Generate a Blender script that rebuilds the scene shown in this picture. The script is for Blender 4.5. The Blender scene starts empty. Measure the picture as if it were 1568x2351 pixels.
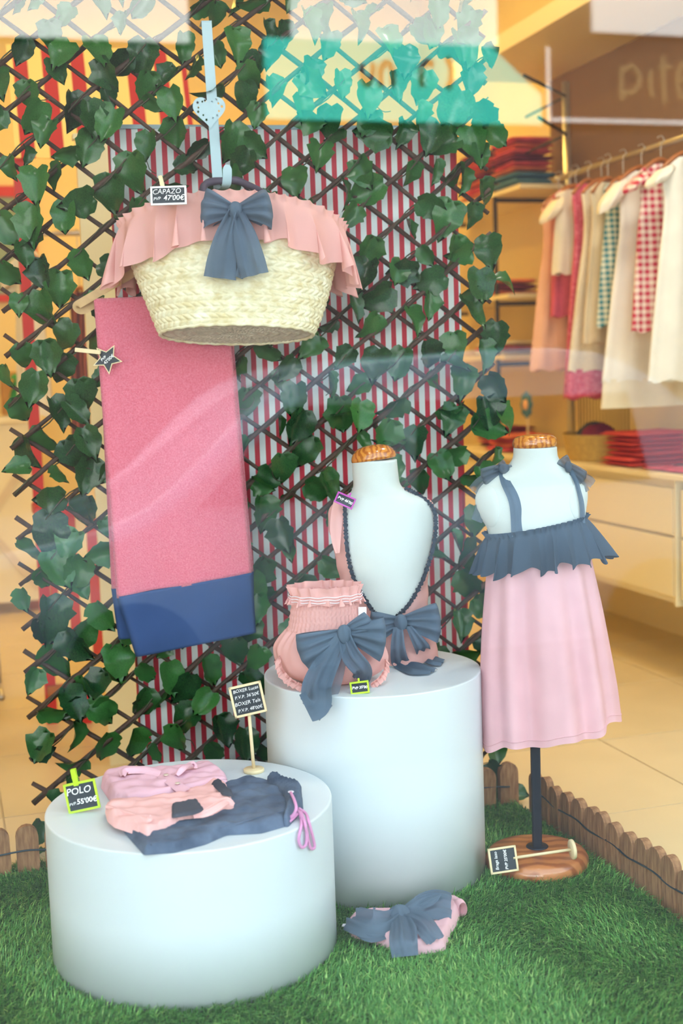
import bpy, bmesh, math, random
import numpy as np
from mathutils import Vector, Matrix, noise
from mathutils.geometry import delaunay_2d_cdt

random.seed(7)
RNG = np.random.default_rng(7)
SC = bpy.context.scene
COL = SC.collection
PI = math.pi

# ------------------------------------------------------------------ camera
FPX, PITCH, ROLL, CAMH = 3000.0, 0.1082, 0.0354, 1.1703
FW = Vector((0, math.cos(PITCH), -math.sin(PITCH)))
_r0 = Vector((1, 0, 0)); _u0 = _r0.cross(FW)
RT = math.cos(ROLL) * _r0 - math.sin(ROLL) * _u0
UP = math.cos(ROLL) * _u0 + math.sin(ROLL) * _r0
CP = Vector((0, 0, CAMH))
cam = bpy.data.cameras.new('camera'); camo = bpy.data.objects.new('camera', cam); COL.objects.link(camo)
cam.sensor_fit = 'VERTICAL'; cam.sensor_height = 36; cam.sensor_width = 24; cam.lens = FPX / 2351 * 36
camo.matrix_world = Matrix(((RT.x, UP.x, -FW.x, 0), (RT.y, UP.y, -FW.y, 0), (RT.z, UP.z, -FW.z, CAMH), (0, 0, 0, 1)))
cam.clip_start = 0.05; cam.clip_end = 200
cam.dof.use_dof = True; cam.dof.focus_distance = 2.9; cam.dof.aperture_fstop = 2.5
SC.camera = camo
SC.view_settings.view_transform = 'Standard'; SC.view_settings.look = 'None'
SC.view_settings.exposure = 0.0; SC.view_settings.gamma = 1.0; SC.view_settings.use_curve_mapping = False
SC.cycles.max_bounces = 8; SC.cycles.transparent_max_bounces = 16
SC.cycles.sample_clamp_indirect = 6.0
SC.cycles.caustics_reflective = False; SC.cycles.caustics_refractive = False

# ------------------------------------------------------------------ sky and sun
world = bpy.data.worlds.new('sky'); SC.world = world; world.use_nodes = True
bg = world.node_tree.nodes['Background']; bg.inputs[0].default_value = (0.64, 0.84, 1.0, 1); bg.inputs[1].default_value = 3.4

TH = math.radians(17)                       # the shop is turned 17 degrees from the camera axis
EX = Vector((math.cos(TH), math.sin(TH), 0)); EY = Vector((-math.sin(TH), math.cos(TH), 0)); EZ = Vector((0, 0, 1))
def room(X, Y, Z=0.0): return EX * X + EY * Y + EZ * Z

sun = bpy.data.lights.new('sun', 'SUN'); suno = bpy.data.objects.new('sun', sun); COL.objects.link(suno)
sun.energy = 27; sun.angle = 0.01; sun.color = (1, 0.99, 0.97)
_sd = (-EY * math.cos(math.radians(42)) + EX * 0.22 - EZ * math.sin(math.radians(42))).normalized()
suno.rotation_euler = _sd.to_track_quat('-Z', 'Y').to_euler(); suno.location = (0, 6, 12)

# ------------------------------------------------------------------ pixel helpers
def ray(px, py): return FW + RT * ((px - 784) / FPX) - UP * ((py - 1175.5) / FPX)
def at(px, py, y): d = ray(px, py); return CP + d * (y / d.y)
def onz(px, py, z): d = ray(px, py); return CP + d * ((z - CAMH) / d.z)
def onX(px, py, X): d = ray(px, py); return CP + d * (X / d.dot(EX))
def onY(px, py, Y): d = ray(px, py); return CP + d * (Y / d.dot(EY))
TA = Vector((-0.80, 3.19, 0)); TD = Vector((math.cos(math.radians(12)), math.sin(math.radians(12)), 0)); TN = Vector((TD.y, -TD.x, 0))
def ont(px, py, off):                       # plane parallel to the trellis, off metres in front of it
    d = ray(px, py); o = TA + TN * off
    return CP + d * ((o - CP).dot(TN) / d.dot(TN))
def tre(s, z, off=0.0): return TA + TD * s + TN * off + EZ * z

# ------------------------------------------------------------------ materials
def srgb(r, g, b):
    f = lambda c: (c / 12.92 if c <= 0.04045 else ((c + 0.055) / 1.055) ** 2.4)
    return (f(r / 255), f(g / 255), f(b / 255), 1)
MATS = {}
def newmat(name):
    m = bpy.data.materials.new(name); m.use_nodes = True; MATS[name] = m
    nt = m.node_tree; return m, nt, nt.nodes['Principled BSDF'], nt.nodes['Material Output']
def mat(name, col, rough=0.6, noise_s=0, noise_a=0.0, bump=0.0, bump_s=200, col2=None, sheen=0.0, metal=0.0, spec=None, stretch=None, subs=0):
    m, nt, b, out = newmat(name)
    b.inputs['Base Color'].default_value = col; b.inputs['Roughness'].default_value = rough; b.inputs['Metallic'].default_value = metal
    if spec is not None: b.inputs['Specular IOR Level'].default_value = spec
    if sheen: b.inputs['Sheen Weight'].default_value = sheen
    tc = nt.nodes.new('ShaderNodeTexCoord'); src = tc.outputs['Object']
    if stretch:
        mp = nt.nodes.new('ShaderNodeMapping'); mp.inputs['Scale'].default_value = stretch; nt.links.new(src, mp.inputs[0]); src = mp.outputs[0]
    if noise_s:
        n = nt.nodes.new('ShaderNodeTexNoise'); n.inputs['Scale'].default_value = noise_s; n.inputs['Detail'].default_value = 5
        nt.links.new(src, n.inputs['Vector'])
        rp = nt.nodes.new('ShaderNodeValToRGB'); c2 = col2 or tuple([max(0, c * (1 - noise_a)) for c in col[:3]] + [1])
        rp.color_ramp.elements[0].position = 0.3; rp.color_ramp.elements[1].position = 0.7
        rp.color_ramp.elements[0].color = c2; rp.color_ramp.elements[1].color = col
        nt.links.new(n.outputs['Fac'], rp.inputs[0]); nt.links.new(rp.outputs[0], b.inputs['Base Color'])
    if bump:
        n2 = nt.nodes.new('ShaderNodeTexNoise'); n2.inputs['Scale'].default_value = bump_s; n2.inputs['Detail'].default_value = 3
        nt.links.new(src, n2.inputs['Vector'])
        bp = nt.nodes.new('ShaderNodeBump'); bp.inputs['Strength'].default_value = bump; bp.inputs['Distance'].default_value = 0.003
        nt.links.new(n2.outputs['Fac'], bp.inputs['Height']); nt.links.new(bp.outputs[0], b.inputs['Normal'])
    return m
def wood(name, c1, c2, scale=30, rough=0.3, axis='X', coat=0.0, dist=3.0):
    m, nt, b, out = newmat(name)
    tc = nt.nodes.new('ShaderNodeTexCoord'); w = nt.nodes.new('ShaderNodeTexWave'); w.bands_direction = axis
    w.inputs['Scale'].default_value = scale; w.inputs['Distortion'].default_value = dist; w.inputs['Detail'].default_value = 3; w.inputs['Detail Scale'].default_value = 1.5
    nt.links.new(tc.outputs['Object'], w.inputs['Vector'])
    rp = nt.nodes.new('ShaderNodeValToRGB'); rp.color_ramp.elements[0].color = c2; rp.color_ramp.elements[1].color = c1
    rp.color_ramp.elements[0].position = 0.15; rp.color_ramp.elements[1].position = 0.7
    nt.links.new(w.outputs['Fac'], rp.inputs[0]); nt.links.new(rp.outputs[0], b.inputs['Base Color'])
    b.inputs['Roughness'].default_value = rough; b.inputs['Coat Weight'].default_value = coat; b.inputs['Coat Roughness'].default_value = 0.08
    return m
def cloth(name, col, sheer=0.0, transl=0.25, weave=900, bump=0.15, var=0.12, rough=0.85):
    m, nt, b, out = newmat(name)
    b.inputs['Base Color'].default_value = col; b.inputs['Roughness'].default_value = rough; b.inputs['Specular IOR Level'].default_value = 0.2
    tc = nt.nodes.new('ShaderNodeTexCoord')
    n = nt.nodes.new('ShaderNodeTexNoise'); n.inputs['Scale'].default_value = 14; n.inputs['Detail'].default_value = 4
    nt.links.new(tc.outputs['Object'], n.inputs['Vector'])
    mx = nt.nodes.new('ShaderNodeMix'); mx.data_type = 'RGBA'
    mx.inputs[6].default_value = tuple([c * (1 - var) for c in col[:3]] + [1]); mx.inputs[7].default_value = tuple([min(1, c * (1 + var)) for c in col[:3]] + [1])
    nt.links.new(n.outputs['Fac'], mx.inputs[0]); nt.links.new(mx.outputs[2], b.inputs['Base Color'])
    n2 = nt.nodes.new('ShaderNodeTexNoise'); n2.inputs['Scale'].default_value = weave; nt.links.new(tc.outputs['Object'], n2.inputs['Vector'])
    bp = nt.nodes.new('ShaderNodeBump'); bp.inputs['Strength'].default_value = bump; bp.inputs['Distance'].default_value = 0.001
    nt.links.new(n2.outputs['Fac'], bp.inputs['Height']); nt.links.new(bp.outputs[0], b.inputs['Normal'])
    t = nt.nodes.new('ShaderNodeBsdfTranslucent'); nt.links.new(mx.outputs[2], t.inputs[0])
    ms = nt.nodes.new('ShaderNodeMixShader'); ms.inputs[0].default_value = transl
    nt.links.new(b.outputs[0], ms.inputs[1]); nt.links.new(t.outputs[0], ms.inputs[2]); last = ms
    if sheer:
        tr = nt.nodes.new('ShaderNodeBsdfTransparent'); m2 = nt.nodes.new('ShaderNodeMixShader'); m2.inputs[0].default_value = sheer
        nt.links.new(last.outputs[0], m2.inputs[1]); nt.links.new(tr.outputs[0], m2.inputs[2]); last = m2
    nt.links.new(last.outputs[0], out.inputs[0]); return m
def stripes(name, c1, c2, period, duty=0.5, axis=0, rough=0.6, c3=None, gingham=False):
    m, nt, b, out = newmat(name); b.inputs['Roughness'].default_value = rough
    tc = nt.nodes.new('ShaderNodeTexCoord'); sp = nt.nodes.new('ShaderNodeSeparateXYZ'); nt.links.new(tc.outputs['Object'], sp.inputs[0])
    def band(ax):
        d = nt.nodes.new('ShaderNodeMath'); d.operation = 'DIVIDE'; d.inputs[1].default_value = period; nt.links.new(sp.outputs[ax], d.inputs[0])
        f = nt.nodes.new('ShaderNodeMath'); f.operation = 'FRACT'; nt.links.new(d.outputs[0], f.inputs[0])
        l = nt.nodes.new('ShaderNodeMath'); l.operation = 'LESS_THAN'; l.inputs[1].default_value = duty; nt.links.new(f.outputs[0], l.inputs[0]); return l
    fac = band(axis).outputs[0]
    if gingham:
        s = nt.nodes.new('ShaderNodeMath'); s.operation = 'ADD'; nt.links.new(fac, s.inputs[0]); nt.links.new(band(2).outputs[0], s.inputs[1])
        h = nt.nodes.new('ShaderNodeMath'); h.operation = 'MULTIPLY'; h.inputs[1].default_value = 0.5; nt.links.new(s.outputs[0], h.inputs[0]); fac = h.outputs[0]
    mx = nt.nodes.new('ShaderNodeMix'); mx.data_type = 'RGBA'; mx.inputs[6].default_value = c2; mx.inputs[7].default_value = c1
    nt.links.new(fac, mx.inputs[0]); nt.links.new(mx.outputs[2], b.inputs['Base Color']); return m

m_plinth = mat('white_lacquer', srgb(214, 222, 227), 0.42, bump=0.03, bump_s=60)
m_wall = mat('cream_plaster', srgb(240, 218, 160), 0.8, noise_s=3, noise_a=0.05)
m_wallbrown = mat('brown_panel_paint', srgb(150, 116, 84), 0.7, noise_s=3, noise_a=0.06)
m_cab = mat('cream_lacquer', srgb(240, 226, 184), 0.4)
m_floor = mat('beige_floor_tile', srgb(226, 206, 164), 0.25, noise_s=6, noise_a=0.06)
m_joint = mat('floor_joint', srgb(196, 176, 138), 0.8)
m_ceil = mat('ceiling_paint', srgb(240, 232, 210), 0.9)
m_turfbase = mat('turf_backing', srgb(28, 58, 26), 0.95)
m_mannequin = mat('linen_form_cover', srgb(206, 214, 211), 0.85, bump=0.25, bump_s=900, noise_s=500, noise_a=0.04)
m_capwood = wood('varnished_wood', srgb(208, 134, 52), srgb(168, 92, 30), 26, 0.25, 'X', 0.8, 7)
m_basewood = wood('varnished_base_wood', srgb(196, 122, 70), srgb(154, 84, 44), 9, 0.3, 'Y', 0.7, 5)
m_pole = mat('navy_steel', srgb(28, 32, 48), 0.35, metal=0.4)
m_pink = cloth('pink_jersey', srgb(238, 184, 178))
m_dresspink = cloth('dress_pink_jersey', srgb(236, 188, 196), transl=0.15)
m_polopink = cloth('lilac_pink_pique', srgb(228, 182, 198), transl=0.0, weave=700, bump=0.4)
m_trunkpink = cloth('salmon_pink_cotton', srgb(236, 182, 180), transl=0.0)
m_slate = cloth('slate_jersey', srgb(66, 80, 96), transl=0.1)
m_tulle = cloth('slate_tulle', srgb(104, 122, 142), sheer=0.05, transl=0.3, weave=1500, bump=0.3, var=0.2)
m_sheer = cloth('sheer_slate_tulle', srgb(120, 132, 148), sheer=0.35, transl=0.4, weave=1500, bump=0.3)
m_trim = cloth('charcoal_frill', srgb(48, 52, 62), transl=0.0)
m_towel = mat('pink_terry', srgb(236, 132, 152), 0.95, noise_s=260, noise_a=0.0, col2=srgb(222, 100, 124), bump=1.0, bump_s=420, sheen=0.5)
m_navy = cloth('navy_cotton', srgb(52, 76, 122), transl=0.0)
m_denim = mat('washed_denim', srgb(96, 112, 138), 0.9, noise_s=22, noise_a=0, col2=srgb(60, 74, 98), bump=0.5, bump_s=900)
m_patch = cloth('charcoal_patch', srgb(70, 72, 84), transl=0.0)
m_cord = mat('lilac_cord', srgb(228, 156, 204), 0.8, bump=0.6, bump_s=500)
m_straw = mat('palm_straw', srgb(238, 232, 204), 0.7, noise_s=45, noise_a=0, col2=srgb(212, 196, 150), bump=0.3, bump_s=300)
m_strawbase = mat('palm_straw_base', srgb(226, 214, 192), 0.8, noise_s=70, noise_a=0.25)
m_leather = mat('tan_leather', srgb(210, 172, 122), 0.6, noise_s=60, noise_a=0.15)
m_handle = mat('dark_cord_handle', srgb(74, 66, 84), 0.7)
m_metal = mat('pale_blue_metal', srgb(170, 196, 206), 0.35)
m_rod = mat('willow_rod', srgb(78, 55, 42), 0.7, noise_s=60, noise_a=0.45, bump=0.6, bump_s=120)
m_vine = mat('vine_stem', srgb(70, 52, 38), 0.6, noise_s=40, noise_a=0, col2=srgb(50, 66, 36))
m_slateboard = mat('chalkboard', srgb(34, 40, 48), 0.6, noise_s=40, noise_a=0, col2=srgb(44, 52, 60))
m_chalk = mat('chalk_white', srgb(245, 245, 245), 0.9)
m_framewhite = mat('white_frame', srgb(240, 240, 240), 0.4)
m_framewood = mat('pale_wood', srgb(236, 214, 170), 0.6, noise_s=40, noise_a=0.1)
m_lime = mat('lime_plastic', srgb(184, 222, 30), 0.4)
m_violet = mat('violet_plastic', srgb(184, 60, 170), 0.4)
m_fence = mat('pressure_treated_pine', srgb(168, 124, 84), 0.8, noise_s=22, noise_a=0, col2=srgb(120, 80, 50), stretch=(6, 6, 1), bump=0.4, bump_s=80)
m_wire = mat('fence_wire', srgb(44, 62, 74), 0.4, metal=0.5)
m_steel = mat('brushed_steel', srgb(196, 190, 178), 0.3, metal=0.8)
m_dark = mat('dark_metal', srgb(40, 38, 38), 0.5)
m_red = mat('red_paint', srgb(196, 40, 34), 0.5)
m_eyelet = mat('eyelet', srgb(235, 225, 240), 0.3)
m_button = mat('pearl_button', srgb(215, 196, 180), 0.3)
m_elastic = mat('white_elastic', srgb(240, 232, 240), 0.7)
m_hanger = mat('hanger_wood', srgb(168, 98, 40), 0.4)

def leafmat():
    m, nt, b, out = newmat('silk_ivy_leaf')
    oi = nt.nodes.new('ShaderNodeObjectInfo'); tc = nt.nodes.new('ShaderNodeTexCoord'); n = nt.nodes.new('ShaderNodeTexNoise'); n.inputs['Scale'].default_value = 30
    nt.links.new(tc.outputs['Object'], n.inputs['Vector'])
    ad = nt.nodes.new('ShaderNodeMath'); ad.operation = 'ADD'; nt.links.new(oi.outputs['Random'], ad.inputs[0]); nt.links.new(n.outputs['Fac'], ad.inputs[1])
    hf = nt.nodes.new('ShaderNodeMath'); hf.operation = 'MULTIPLY'; hf.inputs[1].default_value = 0.5; nt.links.new(ad.outputs[0], hf.inputs[0])
    rp = nt.nodes.new('ShaderNodeValToRGB'); e = rp.color_ramp.elements
    e[0].position = 0.2; e[0].color = srgb(16, 50, 30); e[1].position = 0.8; e[1].color = srgb(58, 112, 52)
    nt.links.new(hf.outputs[0], rp.inputs[0]); nt.links.new(rp.outputs[0], b.inputs['Base Color'])
    b.inputs['Roughness'].default_value = 0.24; b.inputs['Specular IOR Level'].default_value = 0.4
    t = nt.nodes.new('ShaderNodeBsdfTranslucent'); nt.links.new(rp.outputs[0], t.inputs[0])
    ms = nt.nodes.new('ShaderNodeMixShader'); ms.inputs[0].default_value = 0.15
    nt.links.new(b.outputs[0], ms.inputs[1]); nt.links.new(t.outputs[0], ms.inputs[2]); nt.links.new(ms.outputs[0], out.inputs[0]); return m
m_leaf = leafmat()
def grassmat():
    m, nt, b, out = newmat('artificial_grass_blade')
    a = nt.nodes.new('ShaderNodeAttribute'); a.attribute_name = 'tint'
    rp = nt.nodes.new('ShaderNodeValToRGB'); e = rp.color_ramp.elements
    e[0].position = 0.0; e[0].color = srgb(46, 108, 42); e[1].position = 1.0; e[1].color = srgb(184, 218, 124)
    k = rp.color_ramp.elements.new(0.55); k.color = srgb(88, 154, 64)
    nt.links.new(a.outputs['Fac'], rp.inputs[0]); nt.links.new(rp.outputs[0], b.inputs['Base Color']); b.inputs['Roughness'].default_value = 0.5
    return m
m_grass = grassmat()
def glassmat(f0=0.04):
    m, nt, b, out = newmat('window_glass'); nt.nodes.remove(b)
    g = nt.nodes.new('ShaderNodeNewGeometry'); d = nt.nodes.new('ShaderNodeVectorMath'); d.operation = 'DOT_PRODUCT'
    nt.links.new(g.outputs['Incoming'], d.inputs[0]); nt.links.new(g.outputs['Normal'], d.inputs[1])
    ab = nt.nodes.new('ShaderNodeMath'); ab.operation = 'ABSOLUTE'; nt.links.new(d.outputs['Value'], ab.inputs[0])
    iv = nt.nodes.new('ShaderNodeMath'); iv.operation = 'SUBTRACT'; iv.inputs[0].default_value = 1.0; nt.links.new(ab.outputs[0], iv.inputs[1])
    pw = nt.nodes.new('ShaderNodeMath'); pw.operation = 'POWER'; pw.inputs[1].default_value = 5; nt.links.new(iv.outputs[0], pw.inputs[0])
    ma = nt.nodes.new('ShaderNodeMath'); ma.operation = 'MULTIPLY_ADD'; ma.inputs[1].default_value = 1 - f0; ma.inputs[2].default_value = f0; nt.links.new(pw.outputs[0], ma.inputs[0])
    tr = nt.nodes.new('ShaderNodeBsdfTransparent'); tr.inputs[0].default_value = (0.985, 0.995, 0.99, 1)
    gl = nt.nodes.new('ShaderNodeBsdfGlossy'); gl.inputs['Roughness'].default_value = 0.0; gl.inputs[0].default_value = (1, 1, 1, 1)
    ms = nt.nodes.new('ShaderNodeMixShader'); nt.links.new(ma.outputs[0], ms.inputs[0]); nt.links.new(tr.outputs[0], ms.inputs[1]); nt.links.new(gl.outputs[0], ms.inputs[2])
    nt.links.new(ms.outputs[0], out.inputs[0]); return m
m_glass = glassmat()

# ------------------------------------------------------------------ object helpers
def tag(o, label, cat, group=None, kind=None):
    if label: o['label'] = label
    if cat: o['category'] = cat
    if group: o['group'] = group
    if kind: o['kind'] = kind
    return o
def thing(name, label, cat, loc=(0, 0, 0), group=None):
    o = bpy.data.objects.new(name, None); COL.objects.link(o); o.location = loc; o.empty_display_size = 0.05
    return tag(o, label, cat, group)
def link(name, me, parent=None, m=None):
    o = bpy.data.objects.new(name, me); COL.objects.link(o)
    if m: me.materials.append(m)
    if parent is not None: o.parent = parent
    return o
def rootloc(o):
    l = Vector((0, 0, 0))
    while o is not None: l += o.location; o = o.parent
    return l
def mesh(name, V, F, m, parent=None, smooth=True, origin=None):
    """one mesh object; V are world points. Objects keep their own origin when they have no parent."""
    V = np.asarray([tuple(v) for v in V], float)
    if parent is not None: V = V - np.array(rootloc(parent))
    elif origin is not None: V = V - np.array(origin)
    me = bpy.data.meshes.new(name); me.from_pydata(V.tolist(), [], F); me.validate()
    if smooth: me.polygons.foreach_set('use_smooth', [True] * len(me.polygons))
    o = link(name, me, parent, m)
    if parent is None and origin is not None: o.location = origin
    return o
def grid_faces(nu, nv, closed=False, off=0):
    F = []
    for j in range(nv - 1):
        for i in range(nu if closed else nu - 1):
            i2 = (i + 1) % nu
            F.append((off + j * nu + i, off + j * nu + i2, off + (j + 1) * nu + i2, off + (j + 1) * nu + i))
    return F
def loft(rings, cap0=True, cap1=True):
    n = len(rings[0]); V = [p for r in rings for p in r]; F = grid_faces(n, len(rings), True)
    if cap0: F.append(tuple(range(n - 1, -1, -1)))
    if cap1: F.append(tuple(range((len(rings) - 1) * n, len(rings) * n)))
    return V, F
def catmull(P, n):
    P = [Vector(p) for p in P]; Q = [2 * P[0] - P[1]] + P + [2 * P[-1] - P[-2]]; out = []
    for k in range(n):
        t = k / (n - 1) * (len(P) - 1); i = min(int(t), len(P) - 2); f = t - i
        a, b, c, d = Q[i], Q[i + 1], Q[i + 2], Q[i + 3]
        out.append(0.5 * ((2 * b) + (c - a) * f + (2 * a - 5 * b + 4 * c - d) * f * f + (3 * b - a - 3 * c + d) * f ** 3))
    return out
def cat1(xs, n): return [v.x for v in catmull([Vector((x, 0, 0)) for x in xs], n)]
def tube(path, r, n=8, caps=True, rf=None):
    path = [Vector(p) for p in path]; rings = []; nrm = None
    for i, p in enumerate(path):
        t = (path[min(i + 1, len(path) - 1)] - path[max(i - 1, 0)]).normalized()
        if nrm is None:
            nrm = t.cross(Vector((0, 0, 1)))
            if nrm.length < 0.1: nrm = t.cross(Vector((1, 0, 0)))
            nrm.normalize()
        nrm = (nrm - t * nrm.dot(t)).normalized(); bn = t.cross(nrm); rr = r if rf is None else r * rf(i / max(1, len(path) - 1))
        rings.append([p + (nrm * math.cos(2 * PI * k / n) + bn * math.sin(2 * PI * k / n)) * rr for k in range(n)])
    return loft(rings, caps, caps)
def box(c, dx, dy, dz, ax=None, bevel=0.0):
    """box of half extents along three axes"""
    ax = ax or (Vector((1, 0, 0)), Vector((0, 1, 0)), Vector((0, 0, 1))); c = Vector(c); hs = (dx, dy, dz)
    if bevel <= 0:
        V = [c + ax[0] * (sx * dx) + ax[1] * (sy * dy) + ax[2] * (sz * dz) for sz in (-1, 1) for sx, sy in ((-1, -1), (1, -1), (1, 1), (-1, 1))]
        return V, [(3, 2, 1, 0), (4, 5, 6, 7), (0, 1, 5, 4), (1, 2, 6, 5), (2, 3, 7, 6), (3, 0, 4, 7)]
    bm = bmesh.new(); bmesh.ops.create_cube(bm, size=2)
    for v in bm.verts: v.co = Vector((v.co.x * dx, v.co.y * dy, v.co.z * dz))
    bmesh.ops.bevel(bm, geom=list(bm.edges), offset=bevel, segments=2, affect='EDGES', profile=0.5)
    bm.verts.index_update()
    V = [c + ax[0] * v.co.x + ax[1] * v.co.y + ax[2] * v.co.z for v in bm.verts]; F = [tuple(v.index for v in f.verts) for f in bm.faces]
    bm.free(); return V, F
def merge(*parts):
    V, F = [], []
    for v, f in parts:
        o = len(V); V += list(v); F += [tuple(i + o for i in q) for q in f]
    return V, F
def disc(c, r, th, ax=None, n=40, bev=0.002, ry=None):
    ax = ax or (Vector((1, 0, 0)), Vector((0, 1, 0)), Vector((0, 0, 1))); c = Vector(c); ry = ry or r; rings = []
    for dz, k in ((0, bev), (bev, 0), (th - bev, 0), (th, bev)):
        rings.append([c + ax[0] * ((r - k) * math.cos(2 * PI * i / n)) + ax[1] * ((ry - k) * math.sin(2 * PI * i / n)) + ax[2] * dz for i in range(n)])
    return loft(rings)
ROOM = (EX, EY, EZ)
def rbox(name, X0, X1, Y0, Y1, Z0, Z1, m, parent=None, bevel=0.0):
    c = room((X0 + X1) / 2, (Y0 + Y1) / 2, (Z0 + Z1) / 2)
    V, F = box(c, (X1 - X0) / 2, (Y1 - Y0) / 2, (Z1 - Z0) / 2, ROOM, bevel)
    o = mesh(name, V, F, m, parent, smooth=False, origin=c if parent is None else None); return o
def text_mesh(s, size, bold=0.0, shear=0.15):
    cu = bpy.data.curves.new('lettering', 'FONT'); cu.body = s; cu.size = size; cu.offset = bold; cu.shear = shear; cu.align_x = 'CENTER'; cu.align_y = 'CENTER'; cu.extrude = 0.0002
    cu.resolution_u = 3
    o = bpy.data.objects.new('tmp', cu); COL.objects.link(o)
    me = bpy.data.meshes.new_from_object(o.evaluated_get(bpy.context.evaluated_depsgraph_get()))
    bpy.data.objects.remove(o); bpy.data.curves.remove(cu)
    V = [v.co.copy() for v in me.vertices]; F = [tuple(p.vertices) for p in me.polygons]; bpy.data.meshes.remove(me); return V, F
def lettering(parent, c, rt, up, nrm, lines, m=None, jitter=0.0):
    V, F = [], []
    for (s, size, x, y, bold) in lines:
        v, f = text_mesh(s, size, bold)
        o = len(V); V += [c + rt * (p.x + x) + up * (p.y + y + jitter * math.sin(p.x * 300)) + nrm * (p.z + 0.0006) for p in v]; F += [tuple(i + o for i in q) for q in f]
    return mesh('lettering', V, F, m or m_chalk, parent, smooth=False)

# ------------------------------------------------------------------ room shell (setting)
def structure(o): o['kind'] = 'structure'; return o
GY = 1.75; XL, XR, YB, ZC = -1.7, 2.95, 7.7, 3.4
floor = structure(rbox('floor', XL, XR, GY, YB, -0.06, -0.004, m_joint))
tw = 0.6
tile_me = None
for i in range(8):
    for j in range(10):
        x0 = XL + i * tw + 0.003; y0 = GY + j * tw + 0.003
        x1 = min(x0 + tw - 0.006, XR); y1 = min(y0 + tw - 0.006, YB)
        if x1 - x0 < 0.05: continue
        rbox('floor_tile', x0, x1, y0, y1, -0.004, 0.0, m_floor, floor)
structure(rbox('ceiling', XL, XR, GY, YB, ZC, ZC + 0.08, m_ceil))
structure(rbox('wall_back', XL - 0.1, XR + 0.1, YB, YB + 0.1, -0.06, ZC + 0.08, m_wall))
structure(rbox('wall_left', XL - 0.1, XL, GY - 0.1, YB, -0.06, ZC + 0.08, m_wall))
structure(rbox('wall_right', XR, XR + 0.1, GY - 0.1, YB, -0.06, ZC + 0.08, m_wall))
# street front above and below the shop window
m_stucco = mat('street_stucco', srgb(150, 140, 130), 0.9, noise_s=4, noise_a=0.1)
structure(rbox('wall_front', XL - 2.5, XR + 2.5, GY - 0.1, GY + 0.1, 2.85, 5.2, m_stucco))
structure(rbox('wall_sill', XL - 2.5, XR + 2.5, GY - 0.1, GY + 0.06, -0.3, -0.02, m_stucco))
win = thing('window_1', 'large clear shop window pane in a dark frame in front of the display', None, room(0.6, GY, -0.02)); win['kind'] = 'structure'
rbox('pane', XL, XR, GY - 0.006, GY + 0.006, -0.02, 2.85, m_glass, win)
for (a, b_, z0, z1) in ((XL, XL + 0.06, -0.02, 2.85), (XR - 0.06, XR, -0.02, 2.85), (XL + 0.06, XR - 0.06, 2.79, 2.85), (XL + 0.06, XR - 0.06, -0.02, 0.0)):
    rbox('window_frame', a, b_, GY - 0.03, GY + 0.03, z0, z1, m_dark, win)

def mesh_local(name, V, F, m, loc, rotz, parent=None, smooth=True):
    me = bpy.data.meshes.new(name); me.from_pydata([tuple(v) for v in V], [], F); me.validate()
    if smooth: me.polygons.foreach_set('use_smooth', [True] * len(me.polygons))
    o = link(name, me, parent, m); l = Vector(loc)
    if parent is not None: l = l - rootloc(parent)
    o.location = l; o.rotation_euler = (0, 0, rotz); return o

# ------------------------------------------------------------------ plinths
def plinth(label, x, y, r, hgt):
    t = thing('display_plinth', label, 'plinth', (x, y, 0)); n = 96; rings = []
    for z, k in ((0.0, 0), (hgt * 0.5, 0), (hgt - 0.003, 0), (hgt - 0.0008, 0.0008), (hgt, 0.004)):
        rings.append([Vector((x + (r - k) * math.cos(2 * PI * i / n), y + (r - k) * math.sin(2 * PI * i / n), z)) for i in range(n)])
    V, F = loft(rings[:3], True, False); side = mesh('side', V, F, m_plinth, t)
    V, F = loft(rings[2:], False, True); mesh('top', V, F, m_plinth, t, smooth=False)
    return t
SP = (-0.329, 2.578, 0.2887, 0.3106); TPL = (0.0582, 2.963, 0.25, 0.4787)
plinth('low wide white round plinth carrying the folded polo and jeans', *SP)
plinth('tall narrow white round plinth carrying the swimsuit bust', *TPL)

# ------------------------------------------------------------------ turf
t = thing('artificial_turf', 'short green artificial grass covering the window display floor', 'turf', room(0.5, 2.4, 0)); t['kind'] = 'stuff'
rbox('backing', -0.9, 1.41, GY + 0.06, 3.16, 0.0, 0.006, m_turfbase, t)
N = 170000
X = RNG.uniform(-0.45, 1.405, N); Y = RNG.uniform(GY + 0.08, 3.15, N)
P = np.stack([X * EX.x + Y * EY.x, X * EX.y + Y * EY.y, np.full(N, 0.004)], 1)
keep = np.ones(N, bool)
for (cx, cy, r, _) in (SP, TPL): keep &= (P[:, 0] - cx) ** 2 + (P[:, 1] - cy) ** 2 > (r + 0.001) ** 2
P = P[keep]; N = len(P)
ang = RNG.uniform(0, 2 * PI, N); lean = np.clip(RNG.normal(0.75, 0.3, N), 0.1, 1.25)
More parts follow.
